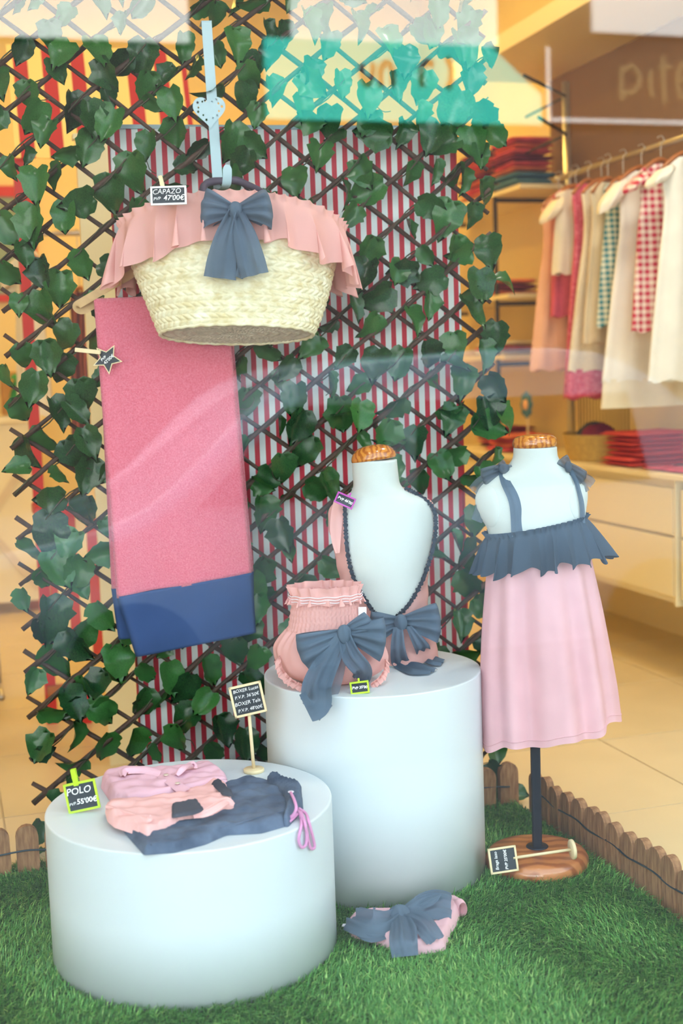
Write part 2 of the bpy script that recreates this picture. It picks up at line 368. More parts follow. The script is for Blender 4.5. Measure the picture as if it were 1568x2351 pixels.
# tufts lean together
swirl = np.sin(P[:, 0] * 9) + np.cos(P[:, 1] * 8 + P[:, 0] * 3); ang = ang * 0.55 + swirl * 1.2 + 4.0
L = RNG.uniform(0.017, 0.030, N); w = RNG.uniform(0.0009, 0.0015, N)
d = np.stack([np.cos(ang), np.sin(ang), np.zeros(N)], 1); sd = np.stack([-np.sin(ang), np.cos(ang), np.zeros(N)], 1)
up = np.array([0, 0, 1.0])
mid = P + (d * (np.sin(lean) * 0.35)[:, None] + up * (np.cos(lean * 0.5))[:, None]) * (L * 0.55)[:, None]
tip = P + (d * np.sin(lean)[:, None] + up * np.cos(lean)[:, None]) * L[:, None]
V = np.stack([P - sd * w[:, None], P + sd * w[:, None], mid + sd * (w * 0.85)[:, None], mid - sd * (w * 0.85)[:, None], tip], 1).reshape(-1, 3)
V -= np.array(t.location)
base = np.arange(N) * 5
loops = np.stack([base, base + 1, base + 2, base + 3, base + 3, base + 2, base + 4], 1).reshape(-1)
me = bpy.data.meshes.new('grass_blades'); me.vertices.add(N * 5); me.vertices.foreach_set('co', V.astype(np.float32).reshape(-1))
me.loops.add(N * 7); me.loops.foreach_set('vertex_index', loops.astype(np.int32)); me.polygons.add(N * 2)
ls = np.stack([np.arange(N) * 7, np.arange(N) * 7 + 4], 1).reshape(-1); me.polygons.foreach_set('loop_start', ls.astype(np.int32))
me.update(calc_edges=True)
at_ = me.attributes.new('tint', 'FLOAT', 'POINT'); at_.data.foreach_set('value', np.repeat(np.clip(RNG.beta(2, 2.6, N), 0, 1), 5).astype(np.float32))
o = link('grass_blades', me, t, m_grass); o['kind'] = 'stuff'

# ------------------------------------------------------------------ lawn edging
def plank_mesh(w, hgt, th):
    n = 8; out = [(-w / 2, 0), (w / 2, 0)] + [(w / 2 * math.cos(PI * k / n), hgt - w / 2 + w / 2 * math.sin(PI * k / n)) for k in range(n + 1)]
    m = len(out); V = [(x, -th / 2, z) for x, z in out] + [(x, th / 2, z) for x, z in out]
    F = [tuple(range(m)), tuple(range(2 * m - 1, m - 1, -1))] + [(i, m + i, m + (i + 1) % m, (i + 1) % m) for i in range(m)]
    me = bpy.data.meshes.new('plank'); me.from_pydata(V, [], F); me.materials.append(m_fence); me.validate(); return me
def edging(label, pts, rotz, side):
    t = thing('lawn_edging', label, 'edging', pts[0])
    me = plank_mesh(0.052, 0.118, 0.019)
    for p in pts:
        o = link('plank', me, t); o.location = Vector(p) - t.location; o.rotation_euler = (random.uniform(-.04, .04), random.uniform(-.02, .02), rotz + random.uniform(-.06, .06)); o.scale = (1, 1, random.uniform(0.93, 1.06))
    path = [Vector(p) + side * 0.010 + EZ * (0.062 + 0.004 * math.sin(i * 2.1)) for i, p in enumerate(pts)]
    V, F = tube(catmull(path, len(path) * 4), 0.0022, 6); mesh('wire', V, F, m_wire, t); return t
ry = [3.02 - 0.060 * k for k in range(15)]
edging('short scalloped wooden border edging running past the wooden base of the dress stand', [room(1.428, y, 0.0) for y in ry], TH + PI / 2, -EX)
edging('short scalloped wooden border edging running behind the two white plinths', [room(-0.32 + 0.0655 * k, 3.10, 0.0) for k in range(27)], TH, -EY)

# ------------------------------------------------------------------ striped board
m_str = stripes('red_white_stripe_print', srgb(206, 34, 60), srgb(240, 247, 248), 0.0288, 0.46, 0, 0.5)
PO = -0.075
a = ont(247, 290, PO); b = ont(1042, 292, PO); s0 = (a - TA).dot(TD); s1 = (b - TA).dot(TD); zt = a.z
sb = thing('striped_display_board', 'tall red and white vertically striped board standing behind the ivy trellis', 'board', tre((s0 + s1) / 2, 0.0, PO))
nu, nv = 60, 40; V = []
for j in range(nv):
    for i in range(nu):
        x = (i / (nu - 1) - 0.5) * (s1 - s0); z = 0.01 + j / (nv - 1) * (zt - 0.012)
        V.append((x + 0.004 * math.sin(z * 5 + x * 3), -0.008 + 0.003 * math.sin(x * 13 + z * 4), z))
mesh_local('striped_sheet', V, grid_faces(nu, nv), m_str, tre((s0 + s1) / 2, 0, PO), math.radians(12), sb)
TAX = (TD, -TN, EZ)
V, F = box(tre((s0 + s1) / 2, zt / 2, PO - 0.014), (s1 - s0) / 2, 0.008, zt / 2, TAX); mesh('backing_board', V, F, m_framewhite, sb, False)
V, F = box(tre((s0 + s1) / 2, zt - 0.002, PO - 0.002), (s1 - s0) / 2 + 0.003, 0.012, 0.005, TAX); mesh('top_rail', V, F, m_metal, sb, False)
for s in (s0, s1):
    V, F = box(tre(s, zt / 2, PO - 0.002), 0.0022, 0.012, zt / 2, TAX); mesh('side_edge', V, F, m_red, sb, False)

# ------------------------------------------------------------------ ivy trellis
tr = thing('ivy_trellis', 'expanding brown willow trellis covered in dark green artificial ivy', 'trellis', tre(0.62, 0, 0))
TW, TZ0, TZ1 = 1.235, 0.015, 2.20; SL = 0.765; DV = 0.111; ZL = ont(41, 449, 0).z
def rod_line(k, sign):
    # z = c + sign*SL*s clipped to the trellis rectangle
    c = k; s_a, s_b = 0.0, TW
    pts = []
    z_at = lambda s: c + sign * SL * s
    lo, hi = (TZ0 - c) / (sign * SL), (TZ1 - c) / (sign * SL)
    if lo > hi: lo, hi = hi, lo
    s_a = max(0.0, lo); s_b = min(TW, hi)
    if s_b - s_a < 0.05: return None
    return s_a, s_b, z_at
rods = []
for sign, off, r in ((-1, 0.0, 0.0058), (1, 0.013, 0.0066)):
    k0 = (ZL if sign < 0 else ZL - 0.053) % DV
    for i in range(-12, 34):
        c = k0 + i * DV
        q = rod_line(c, sign)
        if not q: continue
        s_a, s_b, zf = q; L_ = s_b - s_a; n = max(4, int(L_ / 0.09)); ph = random.uniform(0, 6)
        path = [tre(s_a + L_ * j / n, zf(s_a + L_ * j / n) + 0.0035 * math.sin(j * 1.3 + ph), off + 0.002 * math.sin(j * 0.9 + ph)) for j in range(n + 1)]
        V, F = tube(path, r * random.uniform(0.85, 1.15), 6, True, lambda u: 1 + 0.15 * math.sin(u * 40 + ph)); mesh('rod', V, F, m_rod, tr)
        if sign > 0:
            rods.append((s_a, s_b, zf))
            pth = []; m_ = n * 5
            for j in range(m_ + 1):
                s = s_a + L_ * j / m_; an = j * 0.8 + ph
                pth.append(tre(s, zf(s) + 0.010 * math.sin(an), off + 0.006 + 0.009 * math.cos(an)))
            V, F = tube(pth, 0.0019, 5); mesh('vine_stem', V, F, m_vine, tr)
# ivy leaf shapes
def leaf_mesh(seed):
    rnd = random.Random(seed)
    half = [(0.0, -0.02), (0.17, -0.07), (0.33, 0.0), (0.42, 0.12), (0.41, 0.26), (0.47, 0.36), (0.41, 0.48), (0.36, 0.60), (0.27, 0.74), (0.14, 0.88), (0.0, 1.05)]
    half = [(x * rnd.uniform(0.88, 1.12), y + rnd.uniform(-0.03, 0.03)) for x, y in half]
    half[0] = (0, 0); half[-1] = (0, half[-1][1]); fold = rnd.uniform(0.2, 1.0); curl = rnd.uniform(-0.5, 0.9); side = rnd.uniform(-0.3, 0.3); V = []; F = []
    def P3(x, y): return (x * (1 - 0.12 * fold), y, fold * abs(x) * 0.7 - curl * (y - 0.3) ** 2 * 0.7 - side * x * y + 0.045 * math.sin(9 * y + seed) * (abs(x) > 0.2))
    rib = [(0, y) for y in (0, 0.1, 0.25, 0.4, 0.55, 0.7, 0.85)] + [half[-1]]
    for x, y in rib: V.append(P3(x, y))
    nr = len(rib)
    for sgn in (1, -1):
        o = len(V); mids = []
        for x, y in half[1:-1]: V.append(P3(sgn * x, y))
        for x, y in half[1:-1]: V.append(tuple(np.array(P3(sgn * x * 0.5, (y * 0.6 + 0.12 + 0.25 * y))) + np.array((0, 0, 0.018))))
        k = len(half) - 2
        def q(*ids): F.append(ids if sgn > 0 else ids[::-1])
        for i in range(k - 1): q(o + i, o + i + 1, o + k + i + 1, o + k + i)
        q(0, o, o + k)
        m = [0, 0, 1, 2, 3, 4, 5, 6, 7]; 
        for i in range(k - 1):
            if m[i] != m[i + 1]: q(o + k + i, o + k + i + 1, m[i + 1], m[i])
            else: q(o + k + i, o + k + i + 1, m[i])
        q(o + k - 1, o + 2 * k - 1, nr - 1)
    me = bpy.data.meshes.new('leaf'); me.from_pydata(V, [], F); me.validate(); me.materials.append(m_leaf)
    me.polygons.foreach_set('use_smooth', [True] * len(me.polygons)); return me
LM = [leaf_mesh(s) for s in range(12)]
def leaf_matrix(pos, size, spin, tilt, yaw):
    # leaf lies in x,y with its tip on +y, face +z. Face the window, tip at angle 'spin' (0 = down, turning towards the right)
    X0, Y0, Z0 = TD, EZ, TN
    tipd = X0 * math.sin(spin) - Y0 * math.cos(spin); face = Z0; sided = tipd.cross(face)
    M = Matrix((sided, tipd, face)).transposed().to_4x4()
    R = Matrix.Rotation(yaw, 4, 'Y') @ Matrix.Rotation(tilt, 4, 'X')
    return Matrix.Translation(pos) @ M @ R @ Matrix.Scale(size, 4)
LEAVES = []
traced = [  # (px, py of the stalk, tip angle in degrees (0 down, 90 right), size px)
 (85,405,0,75),(80,490,0,80),(45,570,20,60),(90,610,10,75),(90,690,0,85),(100,800,0,80),(85,870,-10,70),(115,935,15,80),(150,1030,40,80),(70,1085,-90,60),(115,1200,0,95),(110,1290,15,90),(110,1395,-5,95),(120,1500,10,85),(150,1600,20,75),(115,1700,-30,75),(200,1640,60,80),(190,1620,-40,70),
 (60,100,-20,60),(120,150,30,60),(60,200,-10,60),(110,60,0,60),(160,110,-30,60),(95,250,-20,75),(165,230,10,75),(200,250,10,70),(210,320,-10,75),(230,150,15,65),(330,110,0,80),(340,180,-5,75),(300,140,-40,70),(265,270,-25,75),(300,370,0,80),(255,420,-15,80),(215,470,-80,70),(150,480,0,70),(270,600,0,60),(185,590,5,70),(230,620,60,60),(140,640,-10,70),(200,690,30,60),
 (405,170,-30,60),(390,220,10,70),(420,90,10,60),(500,20,0,65),(540,80,0,70),(560,160,20,60),(560,200,0,60),(535,300,-5,75),(570,360,-30,70),(560,330,40,70),(610,60,0,60),(620,190,20,60),(400,285,-10,70),(345,320,-15,65),
 (1100,350,0,60),(1110,430,30,75),(1090,480,-10,60),(1120,560,10,80),(1100,640,-10,80),(1140,760,-10,80),(1100,800,0,80),(1120,880,40,75),(1110,930,15,80),(1060,860,0,80),(1080,1000,70,80),(1070,1050,-60,75),(1100,1090,20,75),(1050,560,0,80),(1040,480,-15,80),(1020,650,-60,75),(1060,700,10,80),(1050,330,-70,70),(1080,310,10,80),(1120,310,60,65),(1010,300,-30,70),(930,290,-10,60),(900,330,-90,80),(880,440,-60,80),(1000,380,-10,60),(1040,780,0,70),(1050,950,-20,75),(1090,1180,0,75),(1075,1250,-20,70),(1060,1330,20,80),(1050,1420,0,70),(1010,1500,-30,70),
 (960,640,-80,70),(900,680,-50,75),(860,560,-10,75),(850,620,-20,80),(800,690,0,75),(870,740,-30,70),(940,720,10,70),(870,820,-10,80),(930,820,-20,80),(980,800,10,70),(930,930,-40,70),(830,940,-20,75),(780,930,0,75),(960,1000,0,75),(900,980,-10,70),(700,960,-20,75),(680,900,0,70),(650,1060,0,70),(720,1020,-30,75),(620,1090,-10,70),(740,1100,20,70),(600,1160,0,80),(640,1210,15,75),(700,1130,60,70),(610,1300,-20,75),(680,1350,30,80),(590,1380,0,70),(740,1300,60,70),
 (470,1530,30,80),(540,1480,-10,70),(560,1560,20,75),(440,1570,-20,75),(385,1540,0,80),(340,1600,-20,75),(310,1690,0,75),(250,1700,-10,70),(400,1680,10,70),(450,1640,-40,75),(500,1660,15,75),(560,1690,0,70),(480,1720,30,60),(600,1500,-20,60),(240,1560,-30,75),(260,1500,0,80),(200,1450,-40,80),(150,1470,30,85),(220,1400,30,70),(190,1300,-15,80),(180,1240,-20,80),(200,1160,-20,80),(210,1070,-20,80),(190,1000,20,70),(150,940,40,75),(180,890,10,75),(150,830,-15,75),(165,760,-40,75),
 (1135,1700,10,75),(1120,1770,40,70),(1140,1820,-40,65),(1160,1830,60,60),(95,1900,-30,60),(100,1960,-20,50),
 (650,60,10,60),(700,40,0,70),(760,90,-20,70),(820,40,0,65),(880,80,20,70),(930,120,0,65),(990,60,-10,70),(1050,90,10,80),(1080,170,0,80),(1060,230,-20,85),(1110,120,40,60),(980,180,-20,70),(900,180,10,70),(840,210,-10,75),(780,180,0,65),(720,150,-20,65),(690,230,10,70),(760,260,0,70),(860,270,-30,70),(960,250,10,70),(1100,250,20,70),(1000,10,0,70),(1090,40,-20,70)]
for (px, py, dg, sz) in traced:
    off = random.uniform(0.018, 0.040); p = ont(px, py - sz * 0.25, off)
    LEAVES.append((p, sz * 1.12 * 3.2 / FPX * random.uniform(0.9, 1.1), math.radians(dg) + random.uniform(-.15, .15), random.uniform(-.45, .35), random.uniform(-.7, .7)))
taken = [((l[0] - TA).dot(TD), l[0].z) for l in LEAVES]
rr = random.Random(3); tries = 0
while len(LEAVES) < 480 and tries < 40000:
    tries += 1
    s_a, s_b, zf = rr.choice(rods); s = rr.uniform(s_a - 0.01, s_b + 0.01); z = zf(s) + rr.uniform(-0.012, 0.012)
    md = 0.048
    if any((s - a) ** 2 + (z - b) ** 2 < md * md for a, b in taken): continue
    taken.append((s, z)); p = tre(s, z, rr.uniform(0.012, 0.034))
    LEAVES.append((p, rr.uniform(0.052, 0.088), rr.gauss(0, 0.75), rr.uniform(-.6, .5), rr.uniform(-1.2, 1.2)))
extra = []
for i, (p, size, spin, tilt, yaw) in enumerate(LEAVES):
    M = leaf_matrix(p, size, spin, tilt, yaw); me = LM[i % 12]
    if i < 300:
        o = link('leaf', me, tr); o.matrix_basis = Matrix.Translation(-tr.location) @ M
    else: extra.append((me, M))
V, F = [], []
for me, M in extra:
    o = len(V); V += [M @ v.co for v in me.vertices]; F += [tuple(i + o for i in q.vertices) for q in me.polygons]
o = mesh('ivy_leaves', V, F, m_leaf, tr); o['kind'] = 'stuff'
# thin curling tendrils
for k in range(26):
    s_a, s_b, zf = rr.choice(rods); s = rr.uniform(s_a, s_b); a0 = rr.uniform(0, 6); ln = rr.uniform(0.04, 0.08)
    pth = [tre(s, zf(s), 0.02)]
    for j in range(7): a0 += rr.uniform(-.1, .6); pth.append(pth[-1] + (TD * math.cos(a0) + EZ * math.sin(a0)) * ln / 7 + TN * 0.002)
    V, F = tube(pth, 0.0012, 5); mesh('tendril', V, F, m_vine, tr)

# ------------------------------------------------------------------ cloth builders
def ruffle(name, centre, length, K, amp, flare, parent, m, n=420, nv=16, frill=0.012, droop=1.0, seed=1, lenf=None, closed=True, u0=0.0, u1=1.0, sharp=0.35, frillK=2.2):
    """gathered strip sewn along a line: centre(u) -> (point, outward, tangent, down)"""
    rn = random.Random(seed); ph = [rn.uniform(0, 6.28) for _ in range(6)]; V = []
    rows = [-1.0, -0.5, 0.0] + [(j + 1) / nv for j in range(nv)]
    for v in rows:
        for i in range(n):
            u = u0 + (u1 - u0) * i / (n if closed else n - 1)
            p, o, tg, dn = centre(u)
            w = K * u * 2 * PI + 1.2 * math.sin(u * 2 * PI * 3 + ph[0]) + 0.9 * math.sin(u * 2 * PI * 7 + ph[1])
            a2 = 0.72 + 0.28 * math.sin(u * 2 * PI * 5 + ph[2]) * math.sin(u * 2 * PI * 11 + ph[4])
            L = length * (lenf(u) if lenf else 1) * (1 + 0.05 * math.sin(w * 0.5 + ph[3]))
            if v <= 0:
                q = p + dn * (v * frill) + o * (0.004 + 0.0045 * -v * (1 + math.sin(w * frillK)) + 0.002 * math.sin(w * frillK + 1)) + tg * (0.003 * -v * math.cos(w * frillK))
            else:
                A = amp * (v ** 0.8) * a2
                q = p + dn * (v * L * droop) + o * (0.004 + (flare(u) if callable(flare) else flare) * v + A * (1 + math.sin(w))) + tg * (sharp * A * math.cos(w) * 1.6 + 0.2 * A * math.sin(2 * w))
                q += dn * (0.07 * L * v * v * math.sin(w + 0.8) + 0.04 * L * v * v * math.sin(w * 0.37 + ph[5]))
            V.append(q)
    return mesh(name, V, grid_faces(n, len(rows), closed), m, parent)
def ribbon(path, widths, facing, folds=2.0, fold_amp=0.004, n=40, nw=15, seed=0, taper_fold=True):
    P = catmull(path, n); W = cat1(widths, n); V = []
    for i, p in enumerate(P):
        t = (P[min(i + 1, n - 1)] - P[max(i - 1, 0)]).normalized(); f = (facing - t * facing.dot(t)).normalized(); sd = t.cross(f)
        for j in range(nw):
            v = 2 * j / (nw - 1) - 1
            a = fold_amp * (0.6 + 0.4 * math.sin(i * 0.15 + seed)) * (math.cos(v * folds * PI + seed + 0.02 * i) + 0.45 * math.cos(v * folds * 2.3 * PI + 2 * seed + 0.05 * i))
            V.append(p + sd * (v * W[i]) + f * a)
    return V, grid_faces(nw, n)
def bow_loop(o, d, perp, fc, L, W, puff, seed=0, w0=0.012, sag=0.0, n=48, nw=17):
    V = []
    for i in range(n):
        u = i / (n - 1); s = L * (math.sin(PI * u) ** 0.85); dd = puff * math.sin(2 * PI * u) * (0.55 + 0.45 * math.sin(PI * u)); k = math.sin(PI * u)
        w = w0 + (W - w0) * k ** 0.9
        for j in range(nw):
            v = 2 * j / (nw - 1) - 1
            wr = 0.30 * W * (1 - 0.55 * k) * math.cos(v * 10 + seed * 1.7 + 1.5 * u) * (k + 0.15) + 0.09 * W * k * math.sin(v * 5 + seed + 4 * u) + 0.16 * W * k * noise.noise(Vector((v * 1.6, u * 4, seed * 3.1)))
            V.append(o + d * (s * (1 - 0.10 * v * v)) + perp * (v * w) + fc * (dd * (1 - 0.35 * v * v) + wr) - EZ * (sag * (s / max(L, 1e-6)) ** 2))
    return V, grid_faces(nw, n)
def knot(o, ax, r, seed=0):
    V = []; n, mm = 24, 14
    for j in range(mm):
        th = PI * j / (mm - 1)
        for i in range(n):
            ph = 2 * PI * i / n; k = 1 + 0.10 * math.sin(ph * 5 + seed + 2 * th) + 0.05 * math.sin(ph * 9)
            V.append(o + ax[0] * (r[0] * math.sin(th) * math.cos(ph) * k) + ax[2] * (r[2] * math.cos(th)) + ax[1] * (r[1] * math.sin(th) * math.sin(ph) * k))
    return V, grid_faces(n, mm, True)
CAMAX = (RT, -FW, UP)
def pxscale(p): return (p - CP).dot(FW) / FPX
def bow(parent, o, loops, tails, kr=(0.014, 0.012, 0.016), m=None, name='bow', ax=None, seed=0):
    """loops: (dx px, dy px, width px, puff m); tails: (list of px offsets or Vectors, widths px). A bow is one part with sub-parts."""
    ax = ax or CAMAX; R, T, U = ax; k = pxscale(o); m = m or m_tulle
    V, F = knot(o + T * 0.010, (R, T, U), (kr[0] * .8, kr[1] * .75, kr[2] * .95), seed); root = mesh(name, V, F, m, parent)
    for i, (dx, dy, W, puff) in enumerate(loops):
        d = R * (dx * k) - U * (dy * k); L = d.length; d.normalize(); pe = T.cross(d).normalized()
        V, F = bow_loop(o, d, pe, T, L, W * k * 0.5, puff, seed + i * 2.3, sag=0.006); mesh('loop', V, F, m, root)
    for i, (pts, ws, fa, *fc_) in enumerate(tails):
        path = [q if isinstance(q, Vector) else o + R * (q[0] * k) - U * (q[1] * k) + T * (q[2] if len(q) > 2 else 0.004) for q in pts]
        V, F = ribbon(path, [w * k * 0.5 for w in ws], fc_[0] if fc_ else T, 1.6 + 0.5 * i, fa, seed=seed + i); mesh('tail', V, F, m, root)
    return root

# ------------------------------------------------------------------ price tags
def price_tag(label, c, rt, up, w, hgt, frame, lines, group=None, name='price_tag', bar=0.0028, th=0.0035):
    rt = rt.normalized(); nrm = rt.cross(up).normalized(); up = nrm.cross(rt).normalized(); ax = (rt, -nrm, up)
    t = thing(name, label, 'price tag', c - up * (hgt / 2), group)
    V, F = box(c, w / 2, th / 2, hgt / 2, ax, 0.0008); mesh('board', V, F, m_slateboard, t, False)
    bars = []
    for s in (-1, 1):
        bars.append(box(c + rt * (s * (w / 2)), bar / 2 + 0.0008, th / 2 + 0.0008, hgt / 2 + bar / 2 + 0.0008, ax, 0.0006)); bars.append(box(c + up * (s * hgt / 2), w / 2 + bar / 2, th / 2 + 0.0008, bar / 2 + 0.0008, ax, 0.0006))
    V, F = merge(*bars); mesh('frame', V, F, frame, t, False)
    lettering(t, c + nrm * (th / 2), rt, up, nrm, lines, jitter=0.0006); return t
def clothespin(parent, c, d, nrm, L=0.035, w=0.008, m=None):
    sd = d.cross(nrm).normalized()
    for s, tl in ((1, 0.10), (-1, -0.10)):
        dd = (d + nrm * tl).normalized(); n2 = (nrm - dd * nrm.dot(dd)).normalized()
        V, F = box(c + n2 * (s * 0.0028), L / 2, w / 2, 0.0022, (dd, sd, n2), 0.0006); mesh('peg_half', V, F, m or m_framewood, parent, False)
    V, F = tube([c - sd * (w / 2 + 0.001), c + sd * (w / 2 + 0.001)], 0.003, 10); mesh('peg_spring', V, F, m_steel if not m else m, parent)
def roll_axes(deg, base=(None, None)):
    R, U = base if base[0] is not None else (RT, UP)
    a = math.radians(deg); return R * math.cos(a) + U * math.sin(a), U * math.cos(a) - R * math.sin(a)

# ------------------------------------------------------------------ heart hook
HO = 0.047
hk = thing('door_hanger', 'pale blue metal strap hanger with a pierced heart hooked over the trellis', 'hanger', ont(500, 420, HO))
pa, pb = ont(474, 50, HO), ont(500, 422, HO); hd = (pb - pa).normalized(); hs = hd.cross(TN).normalized()
if hs.dot(TD) < 0: hs = -hs
V, F = box((pa + pb) / 2, (pb - pa).length / 2, 0.0125, 0.0012, (hd, hs, TN), 0.0008); mesh('strap', V, F, m_metal, hk, False)
V, F = box(pa - TN * 0.022 + EZ * 0.001, 0.0125, 0.024, 0.0012, (hs, TN, EZ)); mesh('top_bend', V, F, m_metal, hk, False)
# heart plate with pierced holes (cut with a 2d triangulation)
hc = ont(481, 258, HO + 0.004); hw = 75 * 3.17 / FPX / 2
def heart(t): return Vector((16 * math.sin(t) ** 3, 13 * math.cos(t) - 5 * math.cos(2 * t) - 2 * math.cos(3 * t) - math.cos(4 * t))) / 16
pts2, edges = [], []
def addloop(ps):
    o = len(pts2); pts2.extend(ps); edges.extend((o + i, o + (i + 1) % len(ps)) for i in range(len(ps)))
addloop([heart(2 * PI * i / 60) * 1.0 for i in range(60)])
holes = []
hr = random.Random(4)
for i in range(22):
    a = 2 * PI * (i + 0.5) / 22; c2 = heart(a) * (0.78 if i % 2 else 0.66); c2.y = c2.y + 0.02
    if abs(c2.x) < 0.15: continue
    r0 = 0.115 if i % 2 else 0.09; a0 = hr.uniform(0, 6)
    loop = [c2 + Vector((math.cos(a0 + b * PI / 5), math.sin(a0 + b * PI / 5))) * (r0 if b % 2 == 0 else r0 * 0.45) for b in range(10)]
    addloop(loop); holes.append((c2, r0))
cv, ce, cf, *_ = delaunay_2d_cdt([Vector(p) for p in pts2], edges, [], 1, 1e-5)
nh = 60
def inside(poly, p):
    c = False; j = len(poly) - 1
    for i in range(len(poly)):
        if (poly[i].y > p.y) != (poly[j].y > p.y) and p.x < (poly[j].x - poly[i].x) * (p.y - poly[i].y) / (poly[j].y - poly[i].y) + poly[i].x: c = not c
        j = i
    return c
loops = [pts2[60 + 10 * i:70 + 10 * i] for i in range((len(pts2) - 60) // 10)]
keepf = []
for f in cf:
    g = sum((Vector(cv[i]) for i in f), Vector((0, 0))) / len(f)
    if not any((g - c2).length < r0 * 1.1 and inside(lp, g) for (c2, r0), lp in zip(holes, loops)): keepf.append(f)
nv_ = len(cv); hup = -hd
V = [hc + hs * (v.x * hw) + hup * (v.y * hw * 1.08 + 0.004) + TN * 0.0009 for v in cv] + [hc + hs * (v.x * hw) + hup * (v.y * hw * 1.08 + 0.004) - TN * 0.0009 for v in cv]
F = [tuple(f) for f in keepf] + [tuple(i + nv_ for i in reversed(f)) for f in keepf]
mesh('heart_plate', V, F, m_metal, hk, False)
# J hook
jp = [pb + hd * 0.0, pb + hd * 0.012 + TN * 0.004, pb + hd * 0.018 + TN * 0.026 + hs * .006, pb + hd * 0.012 + TN * 0.052 + hs * .013, pb - hd * 0.006 + TN * 0.060 + hs * 0.016, pb - hd * 0.036 + TN * 0.060 + hs * 0.018]
V, F = [], []
cen = catmull(jp, 30)
for i, p in enumerate(cen):
    for s in (-1, 1): V.append(p + hs * (s * 0.011 * (1 if i < 27 else (1, 0.8, 0.45)[i - 27])))
mesh('hook', V, grid_faces(2, 30), m_metal, hk)

# ------------------------------------------------------------------ straw basket
BO = 0.165
bc_top = ont(540, 486, BO); bc_bot = ont(541, 772, BO)
bt = thing('straw_basket', 'cream woven palm basket with pink ruffle and slate bow hung on the heart hanger', 'basket', ont(541, 780, BO))
bz = (bc_top - bc_bot); BH = bz.length; bz.normalize()
tiltq = Matrix.Rotation(math.radians(-13), 3, TD)
bz = (tiltq @ bz).normalized(); bx = (TD + EZ * 0.045); bx = (bx - bz * bx.dot(bz)).normalized(); by = bz.cross(bx); by = by if by.dot(TN) > 0 else -by
bmid = (bc_top + bc_bot) / 2; bo = bmid - bz * (BH / 2)
def bprof(v): return 0.180 + 0.086 * v ** 0.85 + 0.004 * math.sin(v * PI), 0.088 + 0.046 * v
nu, nv = 560, 176; NB, KS = 11, 56; V = []
for j in range(nv):
    v = j / (nv - 1); rx, ry_ = bprof(v); b = v * NB; bi = int(min(b, NB - 1e-6)); fb = b - bi
    env = math.sqrt(max(0, 1 - (2 * fb - 1) ** 2 * 0.9))
    for i in range(nu):
        u = i / nu; ph = 2 * PI * u
        sl = (fb if fb < 0.5 else 1 - fb) * 1.5
        s = u * KS + sl + bi * 0.37; g = abs(math.sin(PI * s)) ** 0.55; mid_ = 1 - math.exp(-((fb - 0.5) / 0.09) ** 2)
        dsp = 0.0062 * env * (0.25 + 0.75 * g) * (0.5 + 0.5 * mid_) + 0.0018 * math.sin(ph * 3 + v * 7)
        nx, ny = math.cos(ph) / rx, math.sin(ph) / ry_; l = math.hypot(nx, ny)
        if v > 0.86: dsp -= 0.012 * (v - 0.86) / 0.14
        V.append(bo + bx * (rx * math.cos(ph) + dsp * nx / l) + by * (ry_ * math.sin(ph) + dsp * ny / l) + bz * (v * BH - 0.034 * v ** 3 * math.cos(ph) ** 2))
mesh('woven_body', V, grid_faces(nu, nv, True), m_straw, bt)
V = []; nr = 40; nu = 240
for j in range(nr):
    q = j / (nr - 1); rx, ry_ = bprof(0)
    for i in range(nu):
        ph = 2 * PI * i / nu; fb = (q * 7) % 1; s = ph * 9 * (0.4 + q) + (fb if fb < .5 else 1 - fb) * 1.5
        V.append(bo + bx * (rx * math.cos(ph) * q) + by * (ry_ * math.sin(ph) * q) + bz * (0.004 - 0.006 * abs(math.sin(PI * s)) ** .6 * math.sin(PI * fb)))
mesh('woven_base', V, grid_faces(nu, nr, True), m_strawbase, bt)
rim = []
for i in range(121):
    ph = 2 * PI * i / 120; rx, ry_ = bprof(0); rim.append(bo + bx * ((rx + .001) * math.cos(ph)) + by * ((ry_ + .001) * math.sin(ph)) + bz * (0.0012 * math.sin(i * 1.6)))
V, F = tube(rim, 0.0046, 7); mesh('base_rim', V, F, m_straw, bt)
def bcurve(u):
    ph = 2 * PI * u; rx, ry_ = bprof(0.97); p = bo + bx * (rx * math.cos(ph)) + by * (ry_ * math.sin(ph)) + bz * (BH * 0.985 - 0.034 * math.cos(ph) ** 2)
    n_ = (bx * (math.cos(ph) / rx) + by * (math.sin(ph) / ry_)).normalized(); return p, n_, n_.cross(bz).normalized(), -EZ * 0.8 - bz * 0.2
ruffle('ruffle', bcurve, 0.108, 24, 0.027, 0.008, bt, m_pink, n=800, nv=20, frill=0.013, seed=3, sharp=0.5, lenf=lambda u: 0.95 + 0.28 * abs(math.cos(2 * PI * u)) ** 1.5)
# handles
hp = ont(503, 432, HO + 0.02)
for k, (yo, mm_) in enumerate(((0.055, m_handle), (-0.03, m_handle))):
    a = bcurve(0.5 - 0.34 + 0.02)[0]; 
    cpt = bo + bz * (BH * 0.99)
    p0 = cpt + bx * (-0.075) + by * yo; p1 = cpt + bx * 0.085 + by * yo; top = ont(512, 415, HO + 0.03 + (0.02 if k == 0 else -0.008))
    V, F = tube(catmull([p0 - bz * 0.05, p0 + bz * 0.02, top - TD * 0.045 - EZ * 0.010, top, top + TD * 0.050 - EZ * 0.006, p1 + bz * 0.02, p1 - bz * 0.05], 40), 0.0085, 10); mesh('handle', V, F, mm_, bt)
V, F = tube([ont(578, 428, HO + 0.05) + TD * (0.009 * math.cos(a * .5)) + EZ * (0.009 * math.sin(a * .5)) for a in range(13)], 0.0018, 6); mesh('handle_ring', V, F, m_steel, bt)
